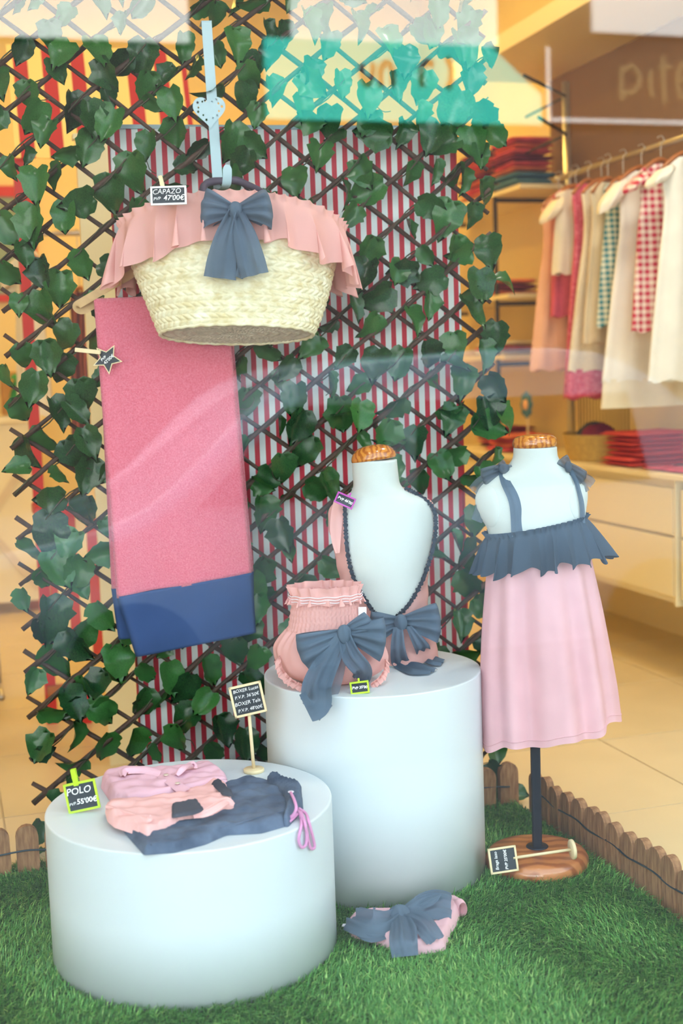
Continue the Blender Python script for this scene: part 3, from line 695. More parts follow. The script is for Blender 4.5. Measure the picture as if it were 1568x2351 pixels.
# leather shoulder strap hanging out at the left
lp = [ont(345, 600, 0.10), ont(300, 630, 0.10), ont(240, 664, 0.085), ont(195, 690, 0.075), ont(176, 703, 0.068), ont(188, 712, 0.060), ont(214, 700, 0.058), ont(240, 690, 0.056)]
V, F = ribbon(lp, [0.010] * 8, TN, 0.5, 0.0006, n=50, nw=4); mesh('leather_strap', V, F, m_leather, bt)
bo_ = bo + bz * (BH * 0.93) + by * (bprof(.93)[1] + 0.030) + bx * 0.0
bowo = at(541, 484, bo_.y)
bow(bt, bowo, [(-80, -8, 100, 0.030), (84, -12, 92, 0.032)],
    [([(0, 6, .012), (-18, 60, .016), (-30, 110, .010), (-36, 156, .006)], [30, 52, 66, 74], 0.007), ([(4, 6, .014), (22, 60, .020), (34, 110, .014), (44, 150, .010)], [30, 52, 64, 66], 0.007), ([(-4, 4, .004), (0, 70, .004), (-4, 120, .0), (-12, 148, .0)], [26, 50, 60, 60], 0.006)],
    kr=(0.020, 0.016, 0.020), seed=1)
R_, U_ = roll_axes(2)
tg = price_tag('black chalk price tag with white frame pegged on the pink basket ruffle', at(387, 449, bo_.y - 0.035), R_, U_, 0.076, 0.038, m_framewhite,
          [("CAPAZO", 0.0160, -0.004, 0.0085, 0.0), ("PVP", 0.010, -0.026, -0.007, 0.0), ("47'00€", 0.0165, 0.012, -0.006, 0.0002)])
clothespin(tg, at(372, 422, bo_.y - 0.028), U_ * 0.97 - R_ * 0.2, -FW, 0.036, 0.009, None)

# ------------------------------------------------------------------ towel
tw_ = thing('beach_towel', 'folded pink terry towel with navy border pegged on the trellis under the basket', 'towel', ont(425, 1500, 0.07))
def sheet(name, corners, off, m, nu=40, nv=60, wave=0.005, seed=0, thick=0.004, sag=0.0, parent=tw_, edge=None):
    """corners TL,TR,BR,BL in pixels on a plane 'off' in front of the trellis; soft vertical waves, real thickness"""
    V = []; c = [Vector(q) for q in corners]
    def pos(u, v):
        a = c[0].lerp(c[1], u); b = c[3].lerp(c[2], u); q = a.lerp(b, v); q = q + Vector((0, sag * math.sin(PI * u) * v))
        w = wave * (0.4 + 0.8 * v) * (math.sin(u * 9 + seed + v * 1.2) + 0.5 * math.sin(u * 17 + 2 * seed - v * 2)) + 0.25 * wave * math.sin(v * 9 + u * 4)
        return ont(q.x, q.y, off + w)
    for side in (1, -1):
        for j in range(nv):
            for i in range(nu):
                u, v = i / (nu - 1), j / (nv - 1); p = pos(u, v)
                e = min(1, min(u, 1 - u) * nu / 3); V.append(p + TN * (side * thick * math.sqrt(max(0, 1 - (1 - e) ** 2))))
    F = grid_faces(nu, nv) ; o = nu * nv; F += [tuple(reversed(f)) for f in grid_faces(nu, nv, off=o)]
    for j in range(nv - 1):
        F.append((j * nu, (j + 1) * nu, o + (j + 1) * nu, o + j * nu)); F.append(((j + 1) * nu - 1, o + (j + 1) * nu - 1, o + (j + 2) * nu - 1, (j + 2) * nu - 1))
    for i in range(nu - 1):
        F.append((i, o + i, o + i + 1, i + 1)); k = (nv - 1) * nu; F.append((k + i, k + i + 1, o + k + i + 1, o + k + i))
    return mesh(name, V, F, m, parent)
sheet('terry_front', [(215, 686), (520, 672), (578, 1318), (268, 1374)], 0.074, m_towel, wave=0.0055, seed=1, thick=0.005)
sheet('terry_back', [(222, 690), (527, 676), (582, 1312), (256, 1352)], 0.056, m_towel, wave=0.003, seed=2, thick=0.005)
sheet('navy_border', [(267, 1370), (579, 1315), (588, 1452), (312, 1508)], 0.075, m_navy, nv=24, wave=0.0055, seed=1.0, thick=0.0085)
sheet('navy_border_back', [(255, 1350), (582, 1310), (584, 1440), (272, 1468)], 0.056, m_navy, nv=24, wave=0.003, seed=2, thick=0.004)

# star tag
R_, U_ = roll_axes(8); sc_ = ont(246, 824, 0.098); k = pxscale(sc_)
st = thing('price_tag', 'star shaped chalk price tag on a wooden clothes peg clipped to the pink towel', 'price tag', sc_ - U_ * 0.03)
nrm = R_.cross(U_)
def starpts(r): return [R_ * (r * (1 if i % 2 == 0 else 0.47) * math.sin(PI * i / 5 + PI)) + U_ * (r * (1 if i % 2 == 0 else 0.47) * math.cos(PI * i / 5 + PI)) for i in range(10)]
def prism(ps, c, n0, n1):
    m = len(ps); V = [c + p + nrm * n0 for p in ps] + [c + p + nrm * n1 for p in ps]
    return V, [tuple(range(m))[::-1], tuple(range(m, 2 * m))] + [(i, (i + 1) % m, m + (i + 1) % m, m + i) for i in range(m)]
V, F = prism(starpts(36 * k), sc_, -0.002, 0.001); mesh('frame', V, F, m_framewood, st, False)
V, F = prism(starpts(31 * k), sc_, 0.0009, 0.0016); mesh('board', V, F, m_slateboard, st, False)
ra, ua = roll_axes(42)
lettering(st, sc_ + nrm * 0.0017, ra, ua, nrm, [("PVP", 0.009, -0.006, 0.006, 0.0001), ("42'00€", 0.0105, 0.002, -0.004, 0.0001)])
clothespin(st, ont(202, 806, 0.092), (R_ - U_ * 0.25).normalized(), TN, 0.062, 0.010)

# ------------------------------------------------------------------ busts
CX, CY = Vector((1, 0, 0)), Vector((0, -1, 0))       # CY points towards the window
class Body:
    """stack of elliptical sections read from left / right outlines at one depth"""
    def __init__(s, rows, y, n=60):
        L = [at(a, py, y) for py, a, b, r in rows]; Rr = [at(b, py, y) for py, a, b, r in rows]
        s.z = cat1([(l.z + q.z) / 2 for l, q in zip(L, Rr)], n); s.cx = cat1([(l.x + q.x) / 2 for l, q in zip(L, Rr)], n)
        s.rx = cat1([(q.x - l.x) / 2 for l, q in zip(L, Rr)], n); s.ry = cat1([r for *_, r in rows], n); s.y = y; s.n = n
        s.lean = cat1([(q.z - l.z) / max(1e-6, q.x - l.x) for l, q in zip(L, Rr)], n) if False else [0] * n
    def idx(s, z): return float(np.interp(-z, [-q for q in s.z], range(s.n)))
    def sec(s, z):
        zz = [-q for q in s.z]; return float(np.interp(-z, zz, s.cx)), float(np.interp(-z, zz, s.rx)), float(np.interp(-z, zz, s.ry))
    def pt(s, z, ph, off=0.0, clampx=None):
        cx, rx, ry = s.sec(z); x = (rx + off) * math.cos(ph); yy = (ry + off) * math.sin(ph)
        if clampx: x = max(-clampx, min(clampx, x))
        return Vector((cx, s.y, z)) + CX * x + CY * yy
    def mesh(s, name, m, parent, nseg=64, clampx=None, cap=True):
        rings = [[s.pt(z, 2 * PI * i / nseg, 0, clampx) for i in range(nseg)] for z in s.z]
        V, F = loft(rings, True, True); return mesh(name, V, F, m, parent)
def wood_cap(name, c, rx, ry, hgt, parent, tilt=Vector((0, 0, 1)), dome=0.5):
    X = (CX - tilt * CX.dot(tilt)).normalized(); Yv = tilt.cross(X); rings = []
    prof_ = ((0.92, 0), (0.99, 0.06), (1.0, 0.18), (0.965, 0.38), (0.89, 0.58), (0.76, 0.76), (0.58, 0.89), (0.36, 0.97), (0.15, 1.0)) if dome >= .5 else ((0.90, 0), (0.98, 0.12), (1.0, 0.3), (0.99, 0.5), (0.93, 0.72), (0.80, 0.88), (0.5, 0.98), (0.2, 1.0))
    for q, hh in prof_:
        rings.append([c + X * (rx * q * math.cos(2 * PI * i / 48)) + Yv * (ry * q * math.sin(2 * PI * i / 48)) + tilt * (hgt * hh) for i in range(48)])
    V, F = loft(rings); return mesh(name, V, F, m_capwood, parent)

# ---- swimsuit bust on the tall plinth
YS = 3.06
sbust = thing('bust_form', 'white linen child bust with a domed wooden neck cap on the tall plinth', 'mannequin', (at(890, 1510, YS).x, YS, TPL[3]))
rows = [(1056, 808, 911, .046), (1085, 809, 914, .047), (1112, 811, 918, .050), (1128, 806, 930, .053), (1138, 793, 948, .055), (1148, 776, 972, .056), (1162, 762, 990, .058), (1185, 757, 998, .062), (1220, 760, 998, .066), (1270, 771, 990, .070), (1330, 783, 980, .071), (1400, 789, 980, .070), (1460, 783, 992, .074), (1530, 775, 1006, .078)]
SB = Body(rows, YS, 70)
dz = TPL[3] - SB.z[-1]
SB.z = [z + dz * ((SB.z[0] - z) / (SB.z[0] - SB.z[-1])) for z in SB.z]
SB.mesh('torso', m_mannequin, sbust)
wood_cap('neck_cap', at(859, 1057, YS), 0.0535, 0.049, 0.037, sbust, Vector((-0.12, 0.05, 1)).normalized())
# ---- swimsuit
suit = thing('swimsuit', 'pink child swimsuit with deep open back edged in charcoal frill on the bust', 'swimsuit', sbust.location)
vl = [(1142, 792), (1160, 796), (1200, 797), (1250, 800), (1300, 808), (1340, 822), (1380, 845), (1405, 863), (1418, 880)]
vr = [(1122, 940), (1140, 968), (1165, 988), (1200, 997), (1250, 993), (1300, 979), (1340, 962), (1380, 938), (1405, 915), (1418, 895)]
def vang(pts, left):
    out = []
    for px, py in [(b, a) for a, b in pts]:
        p = at(px, py, YS - 0.05); cx, rx, ry = SB.sec(p.z); c = max(-0.985, min(0.985, (p.x - cx) / rx)); out.append((p.z, math.acos(c)))
    return out
VL, VR = vang(vl, True), vang(vr, False)
def angL(z): return float(np.interp(-z, [-q[0] for q in VL], [q[1] for q in VL]))
def angR(z): return float(np.interp(-z, [-q[0] for q in VR], [q[1] for q in VR]))
zlow = min(VL[-1][0], VR[-1][0]); zarm = at(775, 1285, YS - .05).z; zbot = TPL[3] + 0.004
def suit_panel(name, z0, z1, fa, fb, nz=40, na=70):
    V = []
    for j in range(nz):
        z = z0 + (z1 - z0) * j / (nz - 1); a, b = fa(z), fb(z)
        for i in range(na):
            ph = a + (b - a) * i / (na - 1); w = 0.0035 + 0.0012 * math.sin(ph * 9 + z * 60) + 0.001 * math.sin(z * 140 + ph * 3)
            V.append(SB.pt(z, ph, w))
    return mesh(name, V, grid_faces(na, nz), m_pink, suit)
suit_panel('body', zarm, zlow + 0.0005, lambda z: angL(z), lambda z: 2 * PI + angR(z))
suit_panel('seat', zlow + 0.0005, zbot, lambda z: PI / 2, lambda z: PI / 2 + 2 * PI)
zsl = at(780, 1143, YS - .05).z; zsr = at(975, 1122, YS - .05).z
suit_panel('shoulder_strap', zsl, zarm, lambda z: angL(z), lambda z: PI * (1.04 + 0.12 * (zarm - z) / (zarm - zsl)), 30, 20)
suit_panel('shoulder_strap', zsr, zarm, lambda z: angR(z), lambda z: -PI * (0.04 + 0.12 * (zarm - z) / (zarm - zsr)), 30, 20)
path = [SB.pt(z, a, 0.006) for z, a in VL] + [SB.pt(z, a, 0.006) for z, a in reversed(VR)]
cen = catmull(path, 260); V = []; n = 9
for i, p in enumerate(cen):
    t_ = (cen[min(i + 1, 259)] - cen[max(i - 1, 0)]).normalized(); f_ = (CY - t_ * CY.dot(t_)).normalized(); s_ = t_.cross(f_)
    for j in range(n):
        v = 2 * j / (n - 1) - 1; V.append(p + s_ * (v * (0.0046 + 0.0016 * math.sin(i * 2.3 + 1.5 * math.sin(i * .7)))) + f_ * (0.003 * math.cos(i * 1.3 + v * 1.5) * (0.4 + abs(v)) + 0.003))
mesh('frill_trim', V, grid_faces(n, 260), m_trim, suit)
# loose armhole fold at the left strap
V, F = ribbon([at(778, 1150, YS - .035), at(774, 1180, YS - .048), at(771, 1215, YS - .055), at(772, 1245, YS - .059), at(775, 1270, YS - .062)], [0.012, .014, .0135, .010, .005], CY, .6, .002, nw=9); mesh('armhole_edge', V, F, m_pink, suit)
kb = at(920, 1428, YS - 0.085); zt_ = TPL[3] + 0.006
bow(suit, kb, [(92, -4, 92, 0.026), (-70, 10, 80, 0.02)],
    [],
    kr=(0.018, 0.013, 0.020), seed=2)
def edge_ribbon(name, L_, R_e, parent, m, n=50, nw=13, folds=2.0, amp=.003, facing=None, seed=0):
    A, B = catmull(L_, n), catmull(R_e, n); V = []
    for i in range(n):
        t_ = A[min(i + 1, n - 1)] - A[max(i - 1, 0)]; f_ = t_.cross(B[i] - A[i]); f_ = f_.normalized() if f_.length > 1e-9 else CY
        if f_.dot(CY + EZ) < 0: f_ = -f_
        for j in range(nw):
            v = j / (nw - 1); V.append(A[i].lerp(B[i], v) + f_ * (amp * (1 + math.cos(v * folds * 2 * PI + seed + .03 * i)) * min(1, i / 6)))
    return mesh(name, V, grid_faces(nw, n), m, parent)
sbow = suit.children[-1]
Z1 = TPL[3] + .003
edge_ribbon('tail', [at(903, 1440, YS - .100), at(896, 1488, YS - .108), onz(902, 1530, Z1), onz(940, 1549, Z1), onz(985, 1549, Z1)], [at(925, 1440, YS - .100), at(930, 1486, YS - .104), onz(942, 1518, Z1 + .008), onz(968, 1524, Z1 + .004), onz(1005, 1538, Z1)], sbow, m_tulle, seed=1)
edge_ribbon('tail', [at(932, 1440, YS - .098), at(950, 1486, YS - .100), onz(964, 1514, Z1 + .006), onz(990, 1526, Z1 + .004), onz(1012, 1529, Z1)], [at(944, 1436, YS - .098), at(984, 1478, YS - .094), onz(990, 1500, Z1 + .008), onz(1008, 1510, Z1 + .004), onz(1022, 1516, Z1)], sbow, m_tulle, seed=2)
R_, U_ = roll_axes(-24)
tg = price_tag('small black price tag with violet frame pinned on the swimsuit shoulder strap', at(792, 1149, YS - 0.075), R_, U_, 0.042, 0.023, m_violet, [("PVP 46'00", 0.0088, 0, 0, 0.0002)], bar=0.0022)
V, F = box(at(803, 1137, YS - .073), 0.002, 0.0015, 0.006, (R_, FW, U_)); mesh('pin_stem', V, F, m_violet, tg, False)

# ---- dress stand
YD = 2.95
ds = thing('dress_stand', 'white linen child bust on a navy pole with round varnished wooden base', 'mannequin', (onz(1238, 1985, 0.02).x, YD, 0.0))
rows = [(1027, 1179, 1278, .044), (1050, 1177, 1281, .046), (1068, 1165, 1294, .049), (1080, 1148, 1308, .051), (1092, 1122, 1325, .052), (1106, 1102, 1338, .053), (1125, 1091, 1347, .056), (1150, 1091, 1347, .062), (1185, 1104, 1342, .068), (1220, 1121, 1340, .071), (1300, 1126, 1338, .070), (1400, 1120, 1345, .075), (1470, 1124, 1350, .072), (1500, 1140, 1340, .06)]
DB = Body(rows, YD, 70)
DB.mesh('torso', m_mannequin, ds, clampx=0.124)
wood_cap('neck_cap', at(1228, 1027, YD), 0.0505, 0.046, 0.029, ds, Vector((-0.02, 0, 1)).normalized(), 0.4)
for ph_, sg_ in ((math.radians(152), 1), (math.radians(28), -1)):
    zc = at(1120, 1160, YD).z; V = [DB.pt(zc, ph_, 0.0018)]; nq = 40
    for r_, of_ in ((.35, .0018), (.7, .0018), (.95, .0018), (1.0, .0010), (1.03, -.0008)):
        for i in range(nq):
            a_ = 2 * PI * i / nq; zz_ = zc + .046 * r_ * math.sin(a_); V.append(DB.pt(zz_, ph_ + .40 * r_ * math.cos(a_) + sg_ * 1.6 * (zc - zz_), of_))
    F = [(0, 1 + (i + 1) % nq, 1 + i) for i in range(nq)] + grid_faces(nq, 5, True, 1); mesh('arm_cap', V, F, m_mannequin, ds)
pb_ = onz(1240, 1962, 0.045); ptop = at(1224, 1480, YD); pb_ = Vector((pb_.x, YD, 0.045))
V, F = box((pb_ + ptop) / 2, 0.0105, 0.0105, (ptop - pb_).length / 2, (CX, CY, (ptop - pb_).normalized()), 0.002); mesh('pole', V, F, m_pole, ds, False)
V, F = disc(Vector((pb_.x, YD, 0.046)), 0.026, 0.005, None, 32); mesh('pole_flange', V, F, m_pole, ds)
bcx = at(1235, 1990, YD - .03).x; rings = []
for q, z in ((0.95, 0.008), (0.99, 0.013), (1.0, 0.02), (0.985, 0.03), (0.94, 0.039), (0.86, 0.045), (0.7, 0.047), (0.3, 0.0475)):
    rings.append([Vector((bcx + 0.121 * q * math.cos(2 * PI * i / 64), YD - 0.012 + 0.118 * q * math.sin(2 * PI * i / 64), z)) for i in range(64)])
V, F = loft(rings); mesh('base', V, F, m_basewood, ds)
# ---- dress
dr = thing('sundress', 'pale pink child sundress with slate ruffle and tulle shoulder bows on the dress stand', 'dress', (ds.location.x, YD, at(1230, 1690, YD).z))
prow = [(1215, 1118, 1342, .076), (1260, 1119, 1347, .080), (1330, 1113, 1360, .086), (1420, 1106, 1378, .094), (1520, 1102, 1395, .103), (1600, 1103, 1408, .110), (1682, 1107, 1417, .116)]
SK = Body(prow, YD, 50); V = []; nseg = 240; NS = 60
zt0, zb0 = SK.z[0], SK.z[-1]
def tiltz(x): return (x - SK.cx[0]) * 0.135
for j in range(NS):
    v = j / (NS - 1); z = zt0 + (zb0 - zt0) * v; cx, rx, ry = SK.sec(z)
    for i in range(nseg):
        ph = 2 * PI * i / nseg
        fold = (0.0025 + 0.0155 * v ** 0.8) * (0.55 * math.sin(ph * 9 + 0.6 * v) + 0.35 * math.sin(ph * 5 + 1.0) + 0.3 * math.sin(ph * 14 + 2))
        p = Vector((cx, YD, z)) + CX * ((rx + fold * 0.6) * math.cos(ph)) + CY * ((ry + fold * 1.3) * math.sin(ph))
        p.z += tiltz(p.x) * (1.0 + 0.15 * v) + 0.003 * v * math.sin(ph * 4) - 0.006 * v * math.sin(ph * 7 + 1)
        V.append(p)
mesh('skirt', V, grid_faces(nseg, NS, True), m_dresspink, dr)
hem = [Vector(V[(NS - 3) * nseg + i]) + (Vector(V[(NS - 3) * nseg + i]) - Vector((SK.cx[-1], YD, V[(NS - 3) * nseg + i].z))).normalized() * 0.0006 for i in list(range(nseg)) + [0]]
Vh, Fh = tube(hem, 0.0009, 5); mesh('hem_stitch', Vh, Fh, m_dresspink, dr)
def dcurve(u):
    ph = 2 * PI * u; z = at(1230, 1211, YD).z; cx, rx, ry = SK.sec(z - 0.02); rx = rx - .001; p = Vector((cx, YD, z)) + CX * (rx * math.cos(ph)) + CY * ((ry + .001) * math.sin(ph)); p.z += (p.x - cx) * 0.17
    n_ = (CX * (math.cos(ph) / rx) + CY * (math.sin(ph) / ry)).normalized(); return p, n_, n_.cross(EZ), -EZ
ruffle('bodice_ruffle', dcurve, 0.086, 19, 0.019, lambda u: 0.008 + 0.028 * max(0, math.cos(2 * PI * u)) ** 2, dr, m_slate, n=620, nv=16, frill=0.010, seed=9, sharp=0.28, frillK=2.6, lenf=lambda u: 1.0 + 0.05 * math.cos(2 * PI * u), )
# tulle straps and bows
def strap(pts, ws, fr):
    V, F = ribbon(pts, ws, fr, 1.2, 0.002, n=30, nw=9); mesh('tulle_strap', V, F, m_tulle, dr)
zfr = 0.006
def onbody(px, py, off=0.004):
    p = at(px, py, YD - 0.05); cx, rx, ry = DB.sec(p.z); c = max(-0.97, min(0.97, (p.x - cx) / rx)); return DB.pt(p.z, math.acos(c), off)
strap([onbody(1188, 1232, .006), onbody(1184, 1170), onbody(1178, 1140), onbody(1164, 1108), onbody(1144, 1084)], [.013, .013, .0125, .011, .010], CY)
strap([onbody(1331, 1204, .010), onbody(1329, 1160, .010), onbody(1324, 1130, .009), onbody(1317, 1105, .009), onbody(1306, 1082, .009)], [.0055, .0055, .005, .005, .005], CY)
k1 = onbody(1146, 1080, 0.008); k2 = onbody(1300, 1074, 0.008)
bow(dr, k1, [(-50, 16, 44, .016), (30, 12, 44, .016), (-16, -14, 40, .014)], [([(0, 0, 0), (-30, 18, .004), (-52, 34, .0), (-68, 52, -.006)], [24, 28, 30, 28], .004), ([(0, 0, -.004), (-28, 34, -.006), (-38, 66, -.01), (-60, 120, -.014)], [20, 30, 34, 26], .004)], kr=(.014, .011, .012), m=m_sheer, name='shoulder_bow', seed=4)
bow(dr, k2, [(40, 22, 34, .012), (-20, -22, 44, .012)], [([(0, 0, 0), (26, 18, 0), (50, 32, -.004), (60, 40, -.008)], [18, 22, 24, 20], .003), ([(0, 0, -.004), (20, 26, -.006), (36, 44, -.01), (44, 58, -.01)], [16, 22, 22, 18], .003)], kr=(.010, .010, .014), m=m_sheer, name='shoulder_bow', seed=6)

# ------------------------------------------------------------------ bloomers
YBL = 2.865
bl = thing('bloomers', 'pink puffy baby bloomers with smocked waist and slate tulle bow on tall plinth', 'bloomers', (at(760, 1580, YBL).x, YBL, TPL[3]))
rows = [(1356, 670, 822, .050), (1380, 672, 824, .052), (1405, 668, 824, .053), (1440, 664, 828, .055), (1456, 658, 838, .058), (1474, 644, 862, .066), (1500, 634, 882, .074), (1530, 632, 888, .077), (1556, 640, 884, .074), (1576, 662, 868, .064), (1592, 700, 840, .05)]
BL = Body(rows, YBL, 60); zz0, zz1 = BL.z[0], BL.z[-1]; BL.z = [TPL[3] + 0.004 + (z - zz1) * (zz0 - TPL[3] - 0.004) / (zz0 - zz1) for z in BL.z]
V = []; nseg, NS = 220, 110
for j in range(NS):
    v = j / (NS - 1); z = BL.z[0] + (BL.z[-1] - BL.z[0]) * v
    for i in range(nseg):
        ph = 2 * PI * i / nseg
        if v < 0.42: d_ = 0.0014 * math.sin(ph * 46 + math.sin(j * 1.3)) * math.sin(j * 0.9) + 0.0012 * math.sin(ph * 46)
        else:
            q = (v - 0.42) / 0.58; d_ = 0.004 * math.exp(-q * 5) * math.sin(ph * 30 + 1) + 0.006 * math.sin(q * PI) * noise.noise(Vector((math.cos(ph) * 2.2, math.sin(ph) * 2.2, z * 22))) * 1.6 + 0.003 * math.sin(ph * 12) * (1 - q)
        V.append(BL.pt(z, ph, d_))
mesh('body', V, grid_faces(nseg, NS, True) + [tuple(range((NS - 1) * nseg, NS * nseg))], m_pink, bl)
def wcurve(zo, off=0.0):
    def f(u):
        ph = 2 * PI * u; z = BL.z[0] - zo; p = BL.pt(z, ph, off); cx, rx, ry = BL.sec(z); n_ = (CX * (math.cos(ph) / rx) + CY * (math.sin(ph) / ry)).normalized(); return p, n_, n_.cross(EZ), -EZ
    return f
ruffle('waist_ruffle', wcurve(0.004), 0.020, 17, 0.0085, 0.003, bl, m_pink, n=420, nv=8, frill=0.018, seed=5, sharp=0.8, frillK=1.0)
for zo in (0.006, 0.012, 0.018):
    Vt, Ft = tube([wcurve(zo, 0.009)(i / 120)[0] + EZ * 0.001 * math.sin(i * .7) for i in range(121)], 0.0010, 5); mesh('elastic_thread', Vt, Ft, m_elastic, bl)
def legedge(pts, outd):
    P_ = catmull(pts, 80)
    def f(u):
        x = min(max(u, 0), 1) * 79; i = min(int(x), 78); p = P_[i].lerp(P_[i + 1], x - i); tg = (P_[i + 1] - P_[i]).normalized(); return p, (CY * .8 + outd * .2).normalized(), tg, outd
    return f
ruffle('leg_ruffle', legedge([at(640, 1508, YBL - .035), at(646, 1535, YBL - .05), at(664, 1558, YBL - .062), at(690, 1572, YBL - .070), at(716, 1580, YBL - .074)], Vector((-.75, -.2, -.62)).normalized()), 0.011, 9, .0035, .002, bl, m_pink, n=200, nv=6, frill=.005, seed=8, closed=False)
ruffle('leg_ruffle', legedge([at(886, 1512, YBL - .02), at(884, 1535, YBL - .035), at(872, 1556, YBL - .05), at(850, 1572, YBL - .062)], Vector((.7, -.2, -.68)).normalized()), 0.009, 7, .003, .002, bl, m_pink, n=160, nv=6, frill=.004, seed=11, closed=False)
V, F = box(at(832, 1404, YBL - .02), 0.009, 0.0008, 0.010, (RT, FW, UP)); mesh('care_tag', V, F, m_elastic, bl, False)
kb = at(790, 1455, YBL - 0.082)
edge = onz(728, 1606, TPL[3] + .004)
bow(bl, kb, [(-104, 42, 92, 0.026), (96, 8, 104, 0.028), (66, -32, 60, .016)],
    [([Vector(kb) + CY * .012, at(752, 1520, YBL - .105), at(728, 1572, YBL - .125), Vector((edge.x - .003, edge.y - .016, edge.z - .002)), at(702, 1626, edge.y - .022)], [30, 54, 66, 70, 66], .005),
     ([Vector(kb) + CY * .010, at(806, 1505, YBL - .105), at(832, 1540, YBL - .110), onz(826, 1566, TPL[3] + .006)], [28, 44, 44, 40], .005)],
    kr=(0.019, 0.014, 0.022), seed=5)
V, F = ribbon([Vector(kb) + CY * .006, at(770, 1530, YBL - .10), at(744, 1590, YBL - .125), at(715, 1634, edge.y - .018)], [.01, .022, .03, .026], CY, 1, .004); mesh('sheer_tail', V, F, m_sheer, bl)
R_, U_ = roll_axes(7)
ptag = onz(826, 1592, TPL[3]); ptag.z = TPL[3] + 0.013
tg = price_tag('tiny black price tag with lime frame pinned on the bloomers bow tail', ptag, R_, U_, 0.037, 0.023, m_lime, [("PVP 35'00", 0.0080, 0, 0, 0.0002)], bar=0.0022)
V, F = box(ptag + U_ * 0.015, 0.002, 0.0015, 0.005, (R_, FW, U_)); mesh('pin_stem', V, F, m_lime, tg, False)

# ------------------------------------------------------------------ folded clothes
def folded(name, outline, zb, th, m, parent, edge=0.012, wr=0.0, wrs=30, step=0.006, zref=0.5, zf=None, seed=0):
    """outline in photo pixels on the surface; rises to th with rounded edges and wrinkles"""
    pts = [onz(x, y, zb + th * zref) for x, y in outline]; P2 = [Vector((p.x, p.y)) for p in pts]; dense = []
    for i, a in enumerate(P2):
        b = P2[(i + 1) % len(P2)]; n = max(1, int((b - a).length / step)); dense += [a.lerp(b, k / n) for k in range(n)]
    # soften the outline
    m_ = len(dense); dense = [(dense[i - 1] + dense[i] * 2 + dense[(i + 1) % m_]) / 4 for i in range(m_)]
    xs = [p.x for p in dense]; ys = [p.y for p in dense]; inner = []
    D = np.array([(p.x, p.y) for p in dense])
    y = min(ys)
    r = 0
    while y < max(ys):
        x = min(xs) + (step / 2 if r % 2 else 0)
        while x < max(xs):
            q = Vector((x, y))
            if inside(dense, q) and ((D - np.array((x, y))) ** 2).sum(1).min() > (step * 0.5) ** 2: inner.append(q)
            x += step
        y += step * 0.87; r += 1
    allp = dense + inner; ed = [(i, (i + 1) % m_) for i in range(m_)]
    cv, ce, cf, *_ = delaunay_2d_cdt(allp, ed, [], 1, 1e-7); V = []
    for p in cv:
        d_ = math.sqrt(((D - np.array((p.x, p.y))) ** 2).sum(1).min()); e = min(1, d_ / edge); h_ = th * math.sqrt(max(0, 1 - (1 - e) ** 2))
        h_ += wr * e * (noise.noise(Vector((p.x * wrs, p.y * wrs * 1.6, seed))) + 0.5 * noise.noise(Vector((p.x * wrs * 2.3, p.y * wrs * 2.3, seed + 5))))
        if zf: h_ += zf(p.x, p.y) * e
        V.append(Vector((p.x, p.y, zb + max(0.0, h_))))
    n0 = len(V); V += [Vector((p.x, p.y, zb)) for p in cv]
    F = [tuple(f) for f in cf] + [tuple(i + n0 for i in reversed(f)) for f in cf]
    return mesh(name, V, F, m, parent)
ZS = SP[3]
# jeans (lowest)
jn = thing('pull_on_jeans', 'washed dark blue denim trousers with elastic waist and lilac drawstring on low plinth', 'trousers', onz(480, 1900, ZS))
folded('trouser_leg', [(278, 1893), (330, 1952), (400, 1946), (470, 1928), (520, 1906), (600, 1902), (656, 1886), (668, 1850), (640, 1800), (575, 1787), (520, 1800), (470, 1830), (400, 1860), (330, 1880)], ZS + 0.0005, 0.020, m_denim, jn, 0.014, 0.007, 22, seed=3)
folded('waistband', [(610, 1790), (640, 1782), (655, 1796), (692, 1806), (696, 1842), (676, 1866), (660, 1882), (648, 1880), (654, 1850), (648, 1828), (632, 1814), (612, 1804)], ZS + 0.0005, 0.030, m_denim, jn, 0.012, 0.0, 30, seed=4, step=0.004, zf=lambda x, y: 0.0042 * math.sin((x * 0.35 + y) * 800))
# leg hem fold and seam
def seam(parent, pxs, z, r=0.0012, m=m_denim, name='seam'):
    V, F = tube(catmull([onz(x, y, z) for x, y in pxs], 40), r, 6); return mesh(name, V, F, m, parent)
seam(jn, [(505, 1901), (560, 1886), (610, 1872), (652, 1862)], ZS + 0.022)
seam(jn, [(300, 1892), (350, 1942)], ZS + 0.018, 0.001)
V, F = disc(onz(668, 1819, ZS + 0.033), 0.006, 0.002, None, 20, 0.0006); mesh('eyelet', V, F, m_eyelet, jn)
cordp = [(668, 1820, .035), (676, 1838, .036), (680, 1856, .030), (672, 1872, .016), (652, 1884, .006), (664, 1886, .006), (684, 1868, .010)]
V, F = tube(catmull([onz(x, y, ZS + z) for x, y, z in cordp], 50), 0.0030, 8); mesh('drawstring', V, F, m_cord, jn)
e0 = Vector((-0.12, 2.37))
def edgept(px, py): # hangs just in front of the rim
    d_ = ray(px, py); # point on a vertical cylinder slightly larger than the plinth
    o2 = Vector((CP.x - SP[0], CP.y - SP[1])); dd = Vector((d_.x, d_.y)); A_ = dd.dot(dd); B_ = o2.dot(dd); C_ = o2.dot(o2) - (SP[2] + 0.006) ** 2
    t_ = (-B_ - math.sqrt(max(0, B_ * B_ - A_ * C_))) / A_; return CP + d_ * t_
loopA = [onz(682, 1858, ZS + .012), onz(690, 1874, ZS + .006), onz(692, 1892, ZS + .004), edgept(688, 1912), edgept(686, 1930), edgept(692, 1945), edgept(702, 1940), edgept(704, 1918), onz(700, 1890, ZS + .005), onz(690, 1862, ZS + .012)]
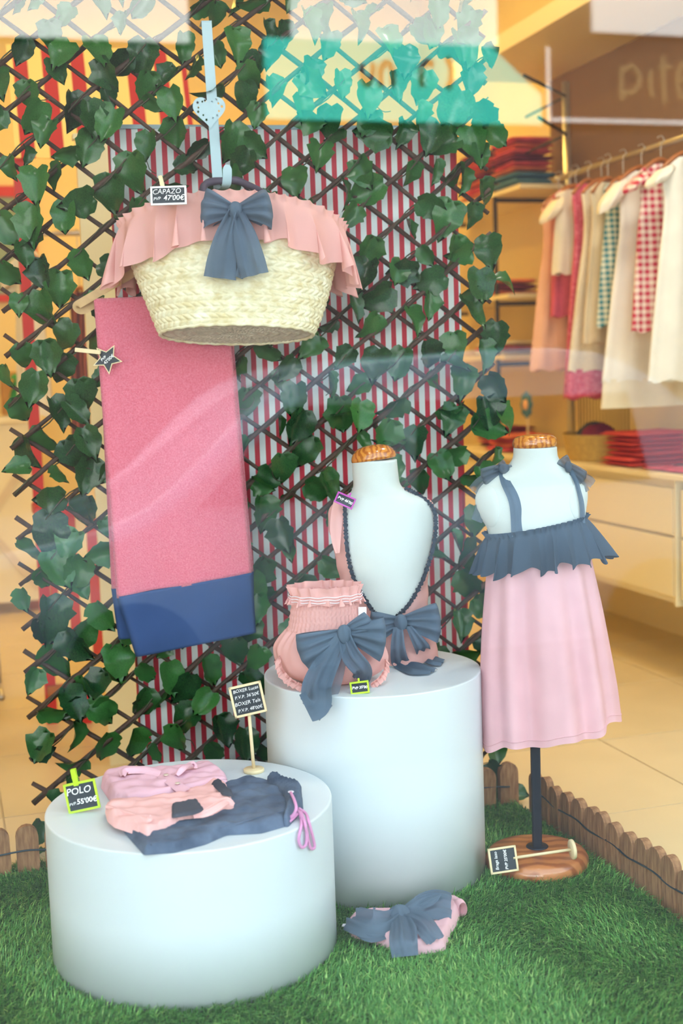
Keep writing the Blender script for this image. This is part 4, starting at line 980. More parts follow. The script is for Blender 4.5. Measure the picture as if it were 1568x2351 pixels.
loopB = [onz(686, 1856, ZS + .014), onz(702, 1868, ZS + .008), onz(708, 1884, ZS + .005), edgept(714, 1906), edgept(720, 1930), edgept(722, 1945), edgept(714, 1948), edgept(708, 1930), edgept(704, 1908), onz(696, 1884, ZS + .006), onz(684, 1860, ZS + .014)]
for lp_ in (loopA, loopB):
    V, F = tube(catmull(lp_, 60), 0.0030, 8); mesh('drawstring', V, F, m_cord, jn)
# swim trunks
tk = thing('swim_trunks', 'folded salmon pink trunks with two charcoal patches lying over the jeans', 'trunks', onz(400, 1860, ZS))
folded('cloth', [(240, 1852), (252, 1840), (330, 1838), (400, 1828), (460, 1812), (486, 1796), (520, 1800), (532, 1830), (540, 1850), (500, 1866), (440, 1880), (392, 1890), (340, 1917), (300, 1900), (262, 1888), (246, 1874)], ZS + 0.012, 0.022, m_trunkpink, tk, 0.012, 0.006, 26, seed=8)
folded('under_layer', [(246, 1866), (300, 1872), (380, 1884), (440, 1884), (392, 1900), (342, 1918), (300, 1904), (262, 1890)], ZS + 0.006, 0.012, m_trunkpink, tk, 0.006, 0.002, 26, seed=9)
for k_, pl in enumerate(([(394, 1846), (452, 1834), (472, 1862), (440, 1868), (394, 1875)], [(484, 1796), (502, 1787), (534, 1816), (536, 1826), (510, 1822)])):
    folded('patch', pl, ZS + (0.0345 if k_ == 0 else 0.036), 0.0065, m_patch, tk, 0.003, 0.0006, 40, seed=3, step=0.005)
V, F = ribbon([onz(445, 1874, ZS + .034), onz(470, 1866, ZS + .042), onz(498, 1850, ZS + .046), onz(520, 1838, ZS + .044), onz(538, 1846, ZS + .034)], [.004, .008, .010, .009, .004], Vector((0, -.6, .8)), 1, .003); mesh('hem_fold', V, F, m_trunkpink, tk)
V, F = ribbon([onz(244, 1850, ZS + .030), onz(290, 1866, ZS + .034), onz(338, 1882, ZS + .036), onz(346, 1872, ZS + .040)], [.004, .006, .006, .003], Vector((0, -.7, .7)), .6, .002); mesh('hem_fold', V, F, m_trunkpink, tk)
# polo shirt
po = thing('polo_shirt', 'folded lilac pink polo shirt with collar and buttons at the back of low plinth', 'polo shirt', onz(380, 1800, ZS))
folded('body', [(230, 1792), (238, 1778), (290, 1768), (360, 1770), (430, 1766), (455, 1756), (490, 1758), (520, 1780), (528, 1800), (480, 1812), (420, 1826), (340, 1838), (290, 1838), (250, 1822)], ZS + 0.0005, 0.030, m_polopink, po, 0.016, 0.006, 22, seed=12)
folded('sleeve', [(252, 1818), (300, 1828), (360, 1832), (300, 1846), (262, 1838)], ZS + 0.0005, 0.012, m_polopink, po, 0.008, 0.002, 30, seed=2)
V, F = ribbon([onz(282, 1782, ZS + .036), onz(288, 1768, ZS + .040), onz(330, 1768, ZS + .038), onz(368, 1776, ZS + .034)], [.005, .011, .010, .008], Vector((0, -.5, .86)), .6, .003); mesh('collar', V, F, m_polopink, po)
V, F = ribbon([onz(405, 1780, ZS + .034), onz(418, 1764, ZS + .044), onz(436, 1754, ZS + .042), onz(452, 1758, ZS + .034)], [.006, .012, .011, .007], Vector((-.4, -.6, .7)), .6, .003); mesh('collar', V, F, m_polopink, po)
V, F = ribbon([onz(372, 1778, ZS + .034), onz(396, 1796, ZS + .035), onz(424, 1818, ZS + .032)], [.012, .012, .012], Vector((0, -.4, .9)), .4, .001); mesh('placket', V, F, m_polopink, po)
for x, y in ((381, 1780), (408, 1799)):
    V, F = disc(onz(x, y, ZS + .0372), 0.0055, 0.002, None, 20, 0.0006); mesh('button', V, F, m_button, po)
lettering(po, onz(504, 1790, ZS + 0.0305), (RT - EZ * RT.z).normalized(), Vector((0, 1, 0)), EZ, [("...- . .--.", 0.012, 0, 0, 0.0)], m_patch)
# polo tag
R_, U_ = roll_axes(12)
ptg = onz(196, 1866, ZS); ptg = Vector((ptg.x, ptg.y, ptg.z)) + U_ * 0.034
tg = price_tag('black chalk price tag with lime frame and peg reading polo', ptg, R_, U_, 0.060, 0.055, m_lime,
               [("POLO", 0.019, -0.004, 0.012, 0.0001), ("PVP.", 0.0085, -0.0200, -0.012, 0.0), ("55'00€", 0.0145, 0.0085, -0.010, 0.0003)], bar=0.003)
clothespin(tg, ptg + U_ * 0.040 - R_ * 0.006, U_, -FW, 0.034, 0.010, m_lime)
# standing sign
sg = thing('tabletop_sign', 'small chalkboard sign on a wooden stick standing on the low plinth', 'sign', onz(583, 1772, ZS))
cst = onz(583, 1772, ZS)
V, F = disc(cst, 0.0225, 0.008, None, 40, 0.0015); mesh('sign_foot', V, F, m_framewood, sg)
R_, U_ = roll_axes(13); bc_ = at(569, 1606, cst.y)
V, F = tube([cst + EZ * 0.006, at(572, 1640, cst.y)], 0.0038, 10); mesh('stick', V, F, m_framewood, sg)
nrm = R_.cross(U_); ax = (R_, -nrm, U_); w_, h_ = 0.066, 0.063
V, F = box(bc_ - nrm * 0.001, w_ / 2, 0.002, h_ / 2, ax, 0.001); mesh('board', V, F, m_slateboard, sg, False)
bars = []
for s in (-1, 1):
    bars += [box(bc_ + R_ * (s * w_ / 2), 0.0026, 0.0034, h_ / 2 + 0.0026, ax, 0.001), box(bc_ + U_ * (s * h_ / 2), w_ / 2 + .0026, 0.0034, 0.0026, ax, 0.001)]
V, F = merge(*bars); mesh('frame', V, F, m_framewood, sg, False)
lettering(sg, bc_ + nrm * 0.001, R_, U_, nrm, [("BOXER Lucas", 0.0098, 0.0, 0.022, 0.0), ("P.V.P. 36'50€", 0.0100, 0.0, 0.0085, 0.0), ("BOXER Tels", 0.0110, -0.002, -0.006, 0.0), ("P.V.P. 48'00€", 0.0100, 0.001, -0.0205, 0.0)], jitter=.0005)

# ------------------------------------------------------------------ brief on the grass
br = thing('bikini_brief', 'pale pink brief with a large slate tulle bow lying on the grass', 'bikini brief', onz(930, 2130, 0.02))
folded('cloth', [(796, 2118), (812, 2100), (870, 2092), (930, 2090), (990, 2080), (1040, 2062), (1064, 2072), (1050, 2108), (1034, 2132), (1022, 2168), (1004, 2172), (960, 2178), (930, 2178), (880, 2160), (836, 2146), (806, 2138)], 0.016, 0.026, m_dresspink, br, 0.012, 0.006, 20, seed=14)
rp_ = onz(1058, 2084, 0.035)
Vr = []; nn = 24
for j in range(12):
    for i in range(nn):
        a_ = 2 * PI * i / nn; r_ = 0.0115 + 0.003 * math.sin(j * .5); Vr.append(rp_ + CX * (r_ * math.cos(a_) * .8) + UP * (r_ * 1.25 * math.sin(a_)) + Vector((-.35, .9, 0)).normalized() * (j * 0.004 - 0.01))
mesh('rolled_edge', Vr, grid_faces(nn, 12, True), m_dresspink, br)
V, F = box(onz(796, 2124, 0.022), 0.009, 0.004, 0.0008, (RT, Vector((0.3, .95, .2)), EZ)); mesh('care_tag', V, F, m_elastic, br, False)
kb = onz(918, 2098, 0.052); AXB = ((RT - EZ * RT.z).normalized(), Vector((0, -.55, .835)), Vector((0, .835, .55)))
def flatbow():
    R, T, U = AXB
    V, F = knot(kb, (R, T, U), (.022, .010, .022), 3); root = mesh('bow', V, F, m_tulle, br)
    def W(x, y, z): return onz(x, y, z)
    def rib(pts, ws, fa, nm, sd):
        V, F = ribbon([W(*p) for p in pts], ws, T, 1.8, fa, n=44, nw=19, seed=sd); mesh(nm, V, F, m_tulle, root)
    rib([(915, 2100, .050), (890, 2112, .055), (850, 2118, .056), (806, 2106, .050)], [.014, .026, .036, .030], .006, 'loop', 1)
    rib([(915, 2104, .046), (890, 2126, .046), (852, 2136, .045), (820, 2116, .040)], [.012, .022, .026, .020], .004, 'loop', 2)
    rib([(925, 2096, .050), (960, 2086, .060), (1000, 2076, .062), (1036, 2082, .054)], [.014, .028, .036, .034], .006, 'loop', 3)
    rib([(925, 2096, .048), (960, 2074, .066), (990, 2062, .075), (1012, 2052, .080)], [.012, .016, .014, .003], .003, 'loop', 4)
    rib([(920, 2100, .054), (926, 2130, .056), (926, 2160, .050), (930, 2196, .024)], [.018, .026, .028, .026], .005, 'tail', 5)
    rib([(930, 2100, .054), (965, 2118, .056), (985, 2140, .052), (1000, 2160, .042)], [.018, .022, .022, .020], .005, 'tail', 6)
flatbow()

# ------------------------------------------------------------------ fallen sign on the stand's base
ls = thing('fallen_sign', 'small chalkboard sign on a stick lying across the wooden stand base', 'sign', onz(1235, 1965, 0.06))
A_ = at(1155, 1974, YD - .125); B_ = at(1314, 1950, YD - .10)
ax_d = (B_ - A_).normalized()
V, F = tube([at(1178, 1970, YD - .121), B_], 0.0034, 10); mesh('stick', V, F, m_framewood, ls)
dn_ = ax_d; f0 = (CY + EZ * .25).normalized(); ay = dn_.cross(f0).normalized(); az = ay.cross(dn_)
V, F = disc(B_ - dn_ * 0.004, 0.0225, 0.008, (ay, az, dn_), 36, 0.0015); mesh('sign_foot', V, F, m_framewood, ls)
nrm = (f0 - dn_ * f0.dot(dn_)).normalized(); Ub = -dn_; Rb = Ub.cross(nrm); w_, h_ = 0.052, 0.060; cb = A_
ax = (Rb, -nrm, Ub)
V, F = box(cb, w_ / 2, .002, h_ / 2, ax, .001); mesh('board', V, F, m_slateboard, ls, False)
bars = []
for s in (-1, 1): bars += [box(cb + Rb * (s * w_ / 2), .0024, .0034, h_ / 2 + .0024, ax, .001), box(cb + Ub * (s * h_ / 2), w_ / 2 + .0024, .0034, .0024, ax, .001)]
V, F = merge(*bars); mesh('frame', V, F, m_framewood, ls, False)
lettering(ls, cb + nrm * .002, Rb, Ub, nrm, [("Braga lazo", .0098, 0, .016, .0001), ("PVP 25'00€", .0092, 0, -.006, .0002)])

# ------------------------------------------------------------------ shop lamps and added fill lamps
def ceiling_lamp(X, Y, energy, col, label, size=0.32, aim=None, z=ZC, group=None, spread=PI):
    t = thing('ceiling_lamp', label, 'lamp', room(X, Y, z - 0.06), group)
    m_on = MATS.get('lamp_diffuser') or mat('lamp_diffuser', (1, .9, .7, 1), 0.6)
    V, F = disc(room(X, Y, z - 0.05), size * 0.55, 0.05, None, 40, 0.004); mesh('housing', V, F, m_framewhite, t)
    li = bpy.data.lights.new('lamp_light', 'AREA'); li.shape = 'DISK'; li.size = size; li.energy = energy; li.color = col; li.spread = spread
    lo = bpy.data.objects.new('lamp_light', li); COL.objects.link(lo); lo.parent = t
    p = room(X, Y, z - 0.055); lo.location = p - t.location
    d = ((aim - p) if aim is not None else Vector((0, 0, -1))).normalized(); lo.rotation_euler = d.to_track_quat('-Z', 'Y').to_euler(); return t
WARM = (1.0, 0.62, 0.13)
for (X, Y, e, w_) in ((0.2, 4.6, 13, 'market stall'), (1.9, 4.7, 10, 'clothes rail'), (0.2, 6.4, 22, 'crossed sideboard'), (1.7, 6.2, 28, 'cream wall shelves')):
    ceiling_lamp(X, Y, e, WARM, 'round warm shop ceiling lamp nearest to the ' + w_, 0.4, group='warm ceiling lamps in the shop')
ceiling_lamp(-0.25, 2.05, 9, (1, .97, .94), 'added unseen round fill lamp on the ceiling above the low plinth', .25, aim=Vector((-0.3, 2.9, 0.5)), z=ZC, group='added display fill lamps')  # unseen lamp, added to lift the light on the display
ceiling_lamp(1.1, 2.05, 9, (1, .97, .94), 'added unseen round fill lamp on the ceiling above the dress stand', .25, aim=Vector((0.3, 3.0, 0.5)), z=ZC, group='added display fill lamps')  # its unseen partner, added for the same extra display light

ceiling_lamp(2.2, 3.1, 26, (1, .94, .82), 'added unseen neutral white fill lamp over the floor beside the lawn edging', .35)  # unseen lamp added to brighten the floor near the window

# ------------------------------------------------------------------ drawer counter along the right wall
CXF = 2.5
def drawer_unit(Y0, Y1, label, first=True):
    t = thing('drawer_cabinet', label, 'cabinet', room((CXF + XR) / 2, (Y0 + Y1) / 2, 0.30))
    rbox('carcass', CXF + 0.02, XR - .003, Y0, Y1, 0.285, 0.735, m_cab, t)
    for (z0, z1) in ((0.312, 0.526), (0.537, 0.705)):
        rbox('drawer', CXF, CXF + 0.02, Y0 + 0.012, Y1 - 0.012, z0, z1, m_cab, t, 0.002)
    rbox('end_panel', CXF - 0.002, XR - .003, Y0 - 0.012, Y0 - 0.0005, 0.28, 0.735, m_cab, t)
    return t
drawer_unit(4.10, 5.10, 'wide cream two drawer cabinet hanging below the basket and folded stacks')
drawer_unit(5.125, 6.30, 'cream two drawer cabinet under the flower ornament and pink stacks')
drawer_unit(3.0, 4.07, 'cream two drawer cabinet under the red gingham dress')
ct = rbox('counter_top', CXF - 0.015, XR, 2.95, 6.32, 0.737, 0.757, m_cab, None, 0.003); tag(ct, 'long cream counter top running over the drawer cabinets', 'counter')
# brown wall panelling behind the rail
bp_ = rbox('wall_panel', XR - 0.02, XR, 2.6, 5.9, 1.15, 2.52, m_wallbrown); tag(bp_, 'brown painted panel fixed on the wall behind the clothes rail', 'panel')
bulk = rbox('ceiling_trim', 2.45, XR, 2.2, 5.95, 2.52, 2.60, m_cab); tag(bulk, 'cream shelf board running high above the clothes rail', 'shelf')

# ---- folded stacks
ORD = ['', 'second', 'third', 'fourth', 'fifth', 'sixth', 'seventh', 'eighth', 'ninth']
def cloth_stack(name, label, X, Y, Z, w, d, n, th, cols, cat='clothes', group=None, seed=0):
    """each folded garment of a stack is a thing"""
    rn = random.Random(seed); z = Z
    for i in range(n):
        t_ = th * rn.uniform(.85, 1.2); m = cols[i % len(cols)]; wx, wy = w * rn.uniform(.9, 1.05) / 2, d * rn.uniform(.9, 1.05) / 2
        nx, ny = 14, 14; V = []; c = room(X + rn.uniform(-.006, .006), Y + rn.uniform(-.006, .006), z); a = rn.uniform(-.06, .06)
        for side in (1, 0):
            for jj in range(ny):
                for ii in range(nx):
                    u, v = ii / (nx - 1) * 2 - 1, jj / (ny - 1) * 2 - 1; e = 1 - max(abs(u) ** 8, abs(v) ** 8)
                    h_ = t_ * (0.5 + 0.5 * e * side - 0.5 * e * (1 - side)) + (0.003 * noise.noise(Vector((u * 2, v * 2, i + seed))) * e if side else 0)
                    x_, y_ = u * wx, v * wy; V.append(c + EX * (x_ * math.cos(a) - y_ * math.sin(a)) + EY * (x_ * math.sin(a) + y_ * math.cos(a)) + EZ * h_)
        o_ = nx * ny; F = grid_faces(nx, ny) + [tuple(reversed(f)) for f in grid_faces(nx, ny, off=o_)]
        lab = label if n == 1 else label + ', ' + ('bottom one' if i == 0 else 'topmost' if i == n - 1 else ORD[i] + ' from the bottom')
        tag(mesh(name, V, F, m, None, True, origin=c), lab, cat, group); z += t_ + .0005
    return z
def cc(n, r, g, b, **k): return cloth(n, srgb(r, g, b), transl=0.0, **k)
c_red = cc('coral_red_knit', 222, 84, 74); c_pink = cc('rose_print', 214, 92, 110, var=.5); c_plum = cc('plum_print', 128, 48, 82, var=.5); c_coral = cc('coral_print', 232, 120, 96, var=.5)
c_blue = cc('blue_print', 84, 130, 160, var=.4); c_navy2 = cc('navy_knit', 60, 66, 88); c_cream = cc('cream_linen', 238, 226, 196); c_peach = cc('peach_linen', 240, 188, 150)
c_white = cc('white_batiste', 244, 238, 224); c_beige = cc('beige_linen', 222, 204, 172); c_mustard = cc('mustard_knit', 200, 150, 60)
c_floral = mat('crimson_floral', srgb(190, 36, 74), .8, noise_s=70, noise_a=0, col2=srgb(226, 120, 140))
cloth_stack('folded_jumper', 'coral red folded jumper stacked on the counter under the gingham dress', 2.68, 4.57, .758, .30, .26, 7, .018, [c_red], 'jumper', 'coral jumpers on the counter', 1)
cloth_stack('folded_print_top', 'folded rose print top in the low stack beside the flower ornament', 2.66, 5.72, .758, .26, .28, 4, .018, [c_pink, c_coral], 'folded top', 'rose print tops on the counter', 2)
z_ = cloth_stack('folded_print_top', 'folded rose print top lying at the far end of the counter', 2.76, 6.10, .758, .24, .24, 5, .02, [c_plum, c_pink], 'folded top', 'far print tops on the counter', 3)
cloth_stack('printed_scarf', 'flat pink printed scarf spread on the counter edge before the coral jumpers', 2.60, 4.24, .758, .14, .34, 1, .012, [c_pink], 'scarf', None, 4)
# wire shelves with piles in the far corner
def shelf(X0, X1, Y0, Y1, z, label):
    tag(rbox('wall_shelf', X0, X1, Y0, Y1, z - .02, z, m_cab), label, 'shelf')
shelf(2.60, XR, 5.55, 6.95, 1.985, 'cream wall shelf carrying the coral and plum print piles')
shelf(2.60, XR, 5.70, 6.95, 1.50, 'cream wall shelf carrying the flat coral folded pieces')
shelf(2.60, XR, 5.75, 6.95, 1.215, 'cream wall shelf carrying the pale folded pieces low on the wall')
cloth_stack('folded_blouse', 'blue print folded blouse at the base of the shelf pile', 2.70, 5.72, 1.986, .22, .26, 2, .03, [c_blue], 'blouse', 'blue blouses on the high shelf', 6)
cloth_stack('folded_dress', 'coral and plum print folded dress in the high shelf pile', 2.70, 5.74, 2.05, .22, .28, 6, .027, [c_coral, c_pink, c_plum, c_pink], 'folded dress', 'print dresses on the high shelf', 7)
cloth_stack('folded_dress', 'coral and plum print folded dress in the neighbouring high shelf pile', 2.70, 6.12, 1.986, .22, .3, 8, .027, [c_coral, c_pink, c_coral, c_plum], 'folded dress', 'print dresses on the high shelf', 8)
cloth_stack('folded_shirt', 'coral folded shirt on the middle wall shelf', 2.72, 6.0, 1.501, .22, .34, 3, .024, [c_coral, c_plum], 'shirt', 'coral shirts on the middle shelf', 9)
cloth_stack('folded_shirt', 'pale folded shirt on the lowest wall shelf', 2.72, 6.0, 1.216, .22, .34, 3, .02, [c_white, c_pink], 'shirt', 'pale shirts on the lowest shelf', 10)
for Y, w_ in ((5.86, 'beside the rail post'), (6.9, 'near the back wall')):
    p = thing('shelf_upright', 'slim dark metal upright holding the wall shelves ' + w_, 'upright', room(2.62, Y, .757), 'shelf uprights')
    rbox('post', 2.605, 2.62, Y - .008, Y + .008, .757, 2.3, m_dark, p)
    for zz in (1.16, 1.45, 1.94): rbox('bracket', 2.62, 2.9, Y - .006, Y + .006, zz, zz + .02, m_dark, p)

# ---- clothes rail
rl = thing('clothes_rail', 'steel clothes rail with posts and arms fixed above the counter', 'clothes rail', room(2.62, 4.4, .757))
RZ = 1.955
V, F = tube([room(2.62, 3.2, RZ), room(2.62, 5.25, RZ)], .0125, 12); mesh('rail', V, F, m_steel, rl)
for Y in (5.2, 3.3):
    V, F = tube([room(2.66, Y, .757), room(2.66, Y, 2.36)], .018, 12); mesh('post', V, F, m_steel, rl)
    V, F = tube([room(2.66, Y, RZ), room(2.60, Y, RZ)], .010, 8); mesh('rail_arm', V, F, m_steel, rl)
for zz, Xe in ((2.40, 2.30), (2.24, 2.36)):
    V, F = tube([room(2.66, 5.2, zz - .1), room(Xe, 4.85, zz - .1)], .007, 8); mesh('display_arm', V, F, m_dark, rl)
    V, F = tube([room(2.66, 5.2, zz - .1), room(2.66, 5.6, zz - .11)], .006, 8); mesh('display_arm', V, F, m_dark, rl)

# ---- garments on hangers
def garment(label, X, Y, zshoulder, length, w_top, w_hem, m, rot=0.0, sleeve=0.0, depth=.05, hem_m=None, K=7, seed=0, neck=.05, cat='dress', group=None, name='hanging_dress', hang=True, zrail=None):
    """A-line garment on a wooden hanger; local x across the shoulders, local y depth"""
    rn = random.Random(seed); t = thing(name, label, cat, room(X, Y, zshoulder - length), group); base = t.location.copy()
    n, NSg = 72, 34; V = []; ph0 = rn.uniform(0, 6)
    for j in range(NSg):
        v = j / (NSg - 1)
        if v < .06: w = neck + (w_top - neck) * math.sqrt(v / .06)
        elif v < .35: w = w_top * (1 - .10 * math.sin((v - .06) / .29 * PI))
        else: w = w_top + (w_hem - w_top) * ((v - .35) / .65) ** .9
        dd = depth * (.35 + .65 * min(1, v * 2.2))
        z = length * (1 - v) - .010 * (v < .06) * 0
        for i in range(n):
            a = 2 * PI * i / n; f = (.004 + .010 * max(0, v - .3)) * math.sin(a * K + ph0 + v)
            V.append((w * math.cos(a) * (1 + f * 1.5), dd * math.sin(a) + f * (1 if math.sin(a) > 0 else -1) * abs(math.sin(a)), z + .006 * v * math.sin(a * K + ph0 + 1.2)))
    F = grid_faces(n, NSg, True)
    mesh_local('body', V, F, m, base, TH + rot, t)
    if sleeve:
        for s in (-1, 1):
            V = []
            for j in range(12):
                v = j / 11
                for i in range(24):
                    a = 2 * PI * i / 24; r = (.030 + .034 * math.sin(v * PI * .9)) * (1 + .12 * math.sin(a * 6 + seed))
                    V.append((s * (w_top * .86 + sleeve * v * .55) + r * .75 * math.cos(a), r * .8 * math.sin(a), length - .034 - sleeve * v + r * .35 * math.cos(a) * -s))
            mesh_local('sleeve', V, grid_faces(24, 12, True), m, base, TH + rot, t)
    if hem_m:
        V = []
        for j in range(8):
            v = j / 7
            for i in range(n):
                a = 2 * PI * i / n; f = .008 * math.sin(a * K + ph0 + 1); w = w_hem * (.97 + .06 * v)
                V.append((w * math.cos(a) * (1 + f), depth * math.sin(a) * .95 + f * math.sin(a), .01 - v * .11))
        mesh_local('underskirt', V, grid_faces(n, 8, True), hem_m, base, TH + rot, t)
    if hang:
        hz = length + .004
        pts_ = [(-w_top * .92, 0, hz - .045), (-w_top * .5, 0, hz - .008), (0, 0, hz + .012), (w_top * .5, 0, hz - .008), (w_top * .92, 0, hz - .045)]
        V, F = tube(catmull([Vector(p) for p in pts_], 20), .009, 8); hg = mesh_local('hanger', V, F, m_hanger, base, TH + rot, t)
        up_ = (zrail or RZ) - (zshoulder - length)
        V, F = tube(catmull([Vector((0, 0, hz + .01)), Vector((0, 0, up_ - .016)), Vector((.013, 0, up_ - .002)), Vector((.004, 0, up_ + .0155)), Vector((-.014, 0, up_ + .008))], 16), .002, 6)
        o = mesh_local('hanger_hook', V, F, m_steel, base, TH + rot, t)
    return t
gi_teal = stripes('teal_gingham', srgb(20, 128, 148), srgb(226, 230, 210), .022, .5, 0, .8, gingham=True)
gi_red = stripes('red_gingham', srgb(196, 30, 70), srgb(242, 226, 214), .026, .5, 0, .8, gingham=True)
c_lace = mat('cream_lace', srgb(236, 224, 198), .85, noise_s=90, noise_a=.12)
GX = 2.57
gs = [('peach linen dress hanging first on the rail by the steel post', 5.10, 1.86, .72, .085, .15, c_peach, 0.0, 0, None, 'dress'),
      ('rose pink romper half hidden behind the peach dress', 5.02, 1.88, .52, .08, .10, c_pink, 0.05, 0, None, 'romper'),
      ('cream blouse with puffed sleeves next to the peach dress', 4.93, 1.87, .34, .095, .115, c_cream, .1, .09, None, 'blouse'),
      ('crimson floral slip dress hanging behind the cream lace dress', 4.84, 1.88, .86, .075, .13, c_floral, 0, 0, None, 'dress'),
      ('cream lace dress with a crimson floral underskirt', 4.75, 1.87, .74, .09, .165, c_lace, -.05, 0, c_floral, 'dress'),
      ('beige linen pinafore between the lace dress and the teal gingham', 4.66, 1.86, .62, .08, .12, c_beige, .05, 0, None, 'pinafore'),
      ('teal gingham dress hanging on the rail', 4.56, 1.85, .55, .085, .12, gi_teal, -.04, 0, None, 'dress'),
      ('long white gathered dress with puffed sleeves', 4.44, 1.87, .78, .105, .18, c_white, .02, .11, c_cream, 'dress'),
      ('red gingham dress with white checks', 4.27, 1.87, .60, .095, .13, gi_red, 0, .06, None, 'dress'),
      ('white cotton dress at the near end of the rail', 4.12, 1.87, .78, .10, .16, c_white, 0, .06, None, 'dress')]
for i, (lab, Y, zs, ln, wt, wh, m, rot, sl, hm, cat) in enumerate(gs):
    garment(lab, GX + (0, .01, -.01)[i % 3], Y, zs, ln, wt, wh, m, rot * .2, sl, .031, hm, seed=i, cat=cat, name='hanging_' + cat)
# ---- things on the counter
bk = thing('wicker_tray_basket', 'low yellow wicker basket filled with plum cloth on the counter', 'basket', room(2.66, 4.95, .757)); V = []
nu, nv = 96, 22
for j in range(nv):
    v = j / (nv - 1)
    for i in range(nu):
        a = 2 * PI * i / nu; k = 1 + .16 * v; d_ = .003 * math.sin(i * PI / 2 + (j % 2) * PI); V.append(room(2.66 + (.12 * k + d_) * math.cos(a), 4.95 + (.165 * k + d_) * math.sin(a), .758 + .11 * v))
mesh('woven_side', V, grid_faces(nu, nv, True) + [tuple(range(nu))[::-1]], mat('yellow_wicker', srgb(216, 182, 96), .7, noise_s=80, noise_a=.3), bk)
for k_, (dx, dy, m, lab) in enumerate(((-.02, -.05, c_plum, 'crumpled plum cloth'), (.02, .07, c_navy2, 'crumpled navy cloth'))):
    V = []; c = room(2.66 + dx, 4.95 + dy, .80)
    for j in range(16):
        th_ = PI * j / 15
        for i in range(28):
            a = 2 * PI * i / 28; r = 1 + .25 * noise.noise(Vector((math.cos(a) * 2, math.sin(a) * 2, th_ * 2 + k_ * 7))); V.append(c + EX * (.085 * r * math.sin(th_) * math.cos(a)) + EY * (.10 * r * math.sin(th_) * math.sin(a)) + EZ * (.085 * r * math.cos(th_) * (1 if th_ < PI / 2 else .4) + .02))
    tag(mesh('crumpled_cloth', V, grid_faces(28, 16, True), m, None, True, origin=c), lab + ' in the yellow wicker basket', 'cloth')
wc = thing('wire_rack', 'black wire rack with upright bars on the counter under the clothes', 'rack', room(2.84, 5.25, .757))
for i in range(16): V, F = tube([room(2.84, 5.02 + i * .03, .757), room(2.84, 5.02 + i * .03, 1.12)], .003, 6); mesh('bar', V, F, m_dark, wc)
for zz in (.80, 1.115): V, F = tube([room(2.84, 5.0, zz), room(2.84, 5.49, zz)], .004, 6); mesh('cross_bar', V, F, m_dark, wc)
fl = thing('flower_ornament', 'blue petalled flower ornament with orange centre on a stem', 'ornament', room(2.62, 5.56, .757))
for k_ in range(8):
    a = k_ * PI / 4; V, F = disc(room(2.62, 5.56, .98) + (EY * math.cos(a) * -1 + EZ * math.sin(a)) * .042 - EX * .0, .020, .008, (EY, EZ, -EX), 16, .002); mesh('petal', V, F, c_blue, fl)
V, F = disc(room(2.618, 5.56, .98), .024, .012, (EY, EZ, -EX), 20, .002); mesh('flower_centre', V, F, c_peach, fl)
V, F = tube([room(2.62, 5.56, .757), room(2.62, 5.56, .96)], .005, 8); mesh('stem', V, F, m_framewood, fl)
V, F = disc(room(2.62, 5.56, .757), .04, .012, None, 24, .002); mesh('foot', V, F, m_framewood, fl)

# ------------------------------------------------------------------ left background: stall, screen, rack, sideboard
m_redstripe = stripes('red_cream_awning_stripe', srgb(190, 30, 26), srgb(250, 214, 120), .0935, .5, 0, .7)
SY = 4.45
sl = thing('play_market_stall', 'red wooden play market stall with a red and yellow striped awning', 'market stall', room(.6, SY, 0))
a0 = onY(18, 78, SY); a1 = onY(452, 368, SY); Xa, Xb = a0.dot(EX), a1.dot(EX); za, zb_ = a0.z, a1.z
def lpanel(name, X0, X1, Y, z0, z1, th, m, parent, tilt=0.0):
    c = room((X0 + X1) / 2, Y, z0); w = (X1 - X0) / 2; V, F = box((0, 0, (z1 - z0) / 2), w, th / 2, (z1 - z0) / 2)
    V = [Vector((v.x, v.y + tilt * v.z, v.z)) for v in V]; return mesh_local(name, V, F, m, c, TH, parent, False)
lpanel('awning', Xa, Xb, SY, zb_, za, .012, m_redstripe, sl, .35)
for X in (Xa + .012, Xb - .012): lpanel('post', X - .018, X + .018, SY + .05, 0, zb_ + .02, .036, m_red, sl)
q0 = onY(100, 1180, SY); q1 = onY(240, 1500, SY)
m_panel = stripes('red_cream_counter_stripe', srgb(196, 60, 40), srgb(246, 220, 160), .07, .5, 0, .6)
lpanel('striped_front', Xa + .03, Xb - .03, SY, q1.z, q0.z, .015, m_panel, sl)
lpanel('counter_board', Xa - .01, Xb + .01, SY + .02, q0.z, q0.z + .03, .16, m_red, sl)
lpanel('foot_rail', Xa, Xb, SY + .03, .10, .135, .03, m_hanger, sl)
lpanel('lower_leg', Xa + .11, Xa + .14, SY, 0, .14, .03, m_red, sl)
scn = thing('folding_screen', 'plain cream upright panel standing behind the striped board', 'screen', room(.72, 3.93, 0))
xs0 = onY(205, 900, 3.93).dot(EX); lpanel('panel', xs0, xs0 + .42, 3.93, 0.0, 1.86, .03, m_cab, scn)
lpanel('panel_cap', xs0 - .008, xs0 + .428, 3.93, 1.86, 1.875, .04, m_cab, scn)
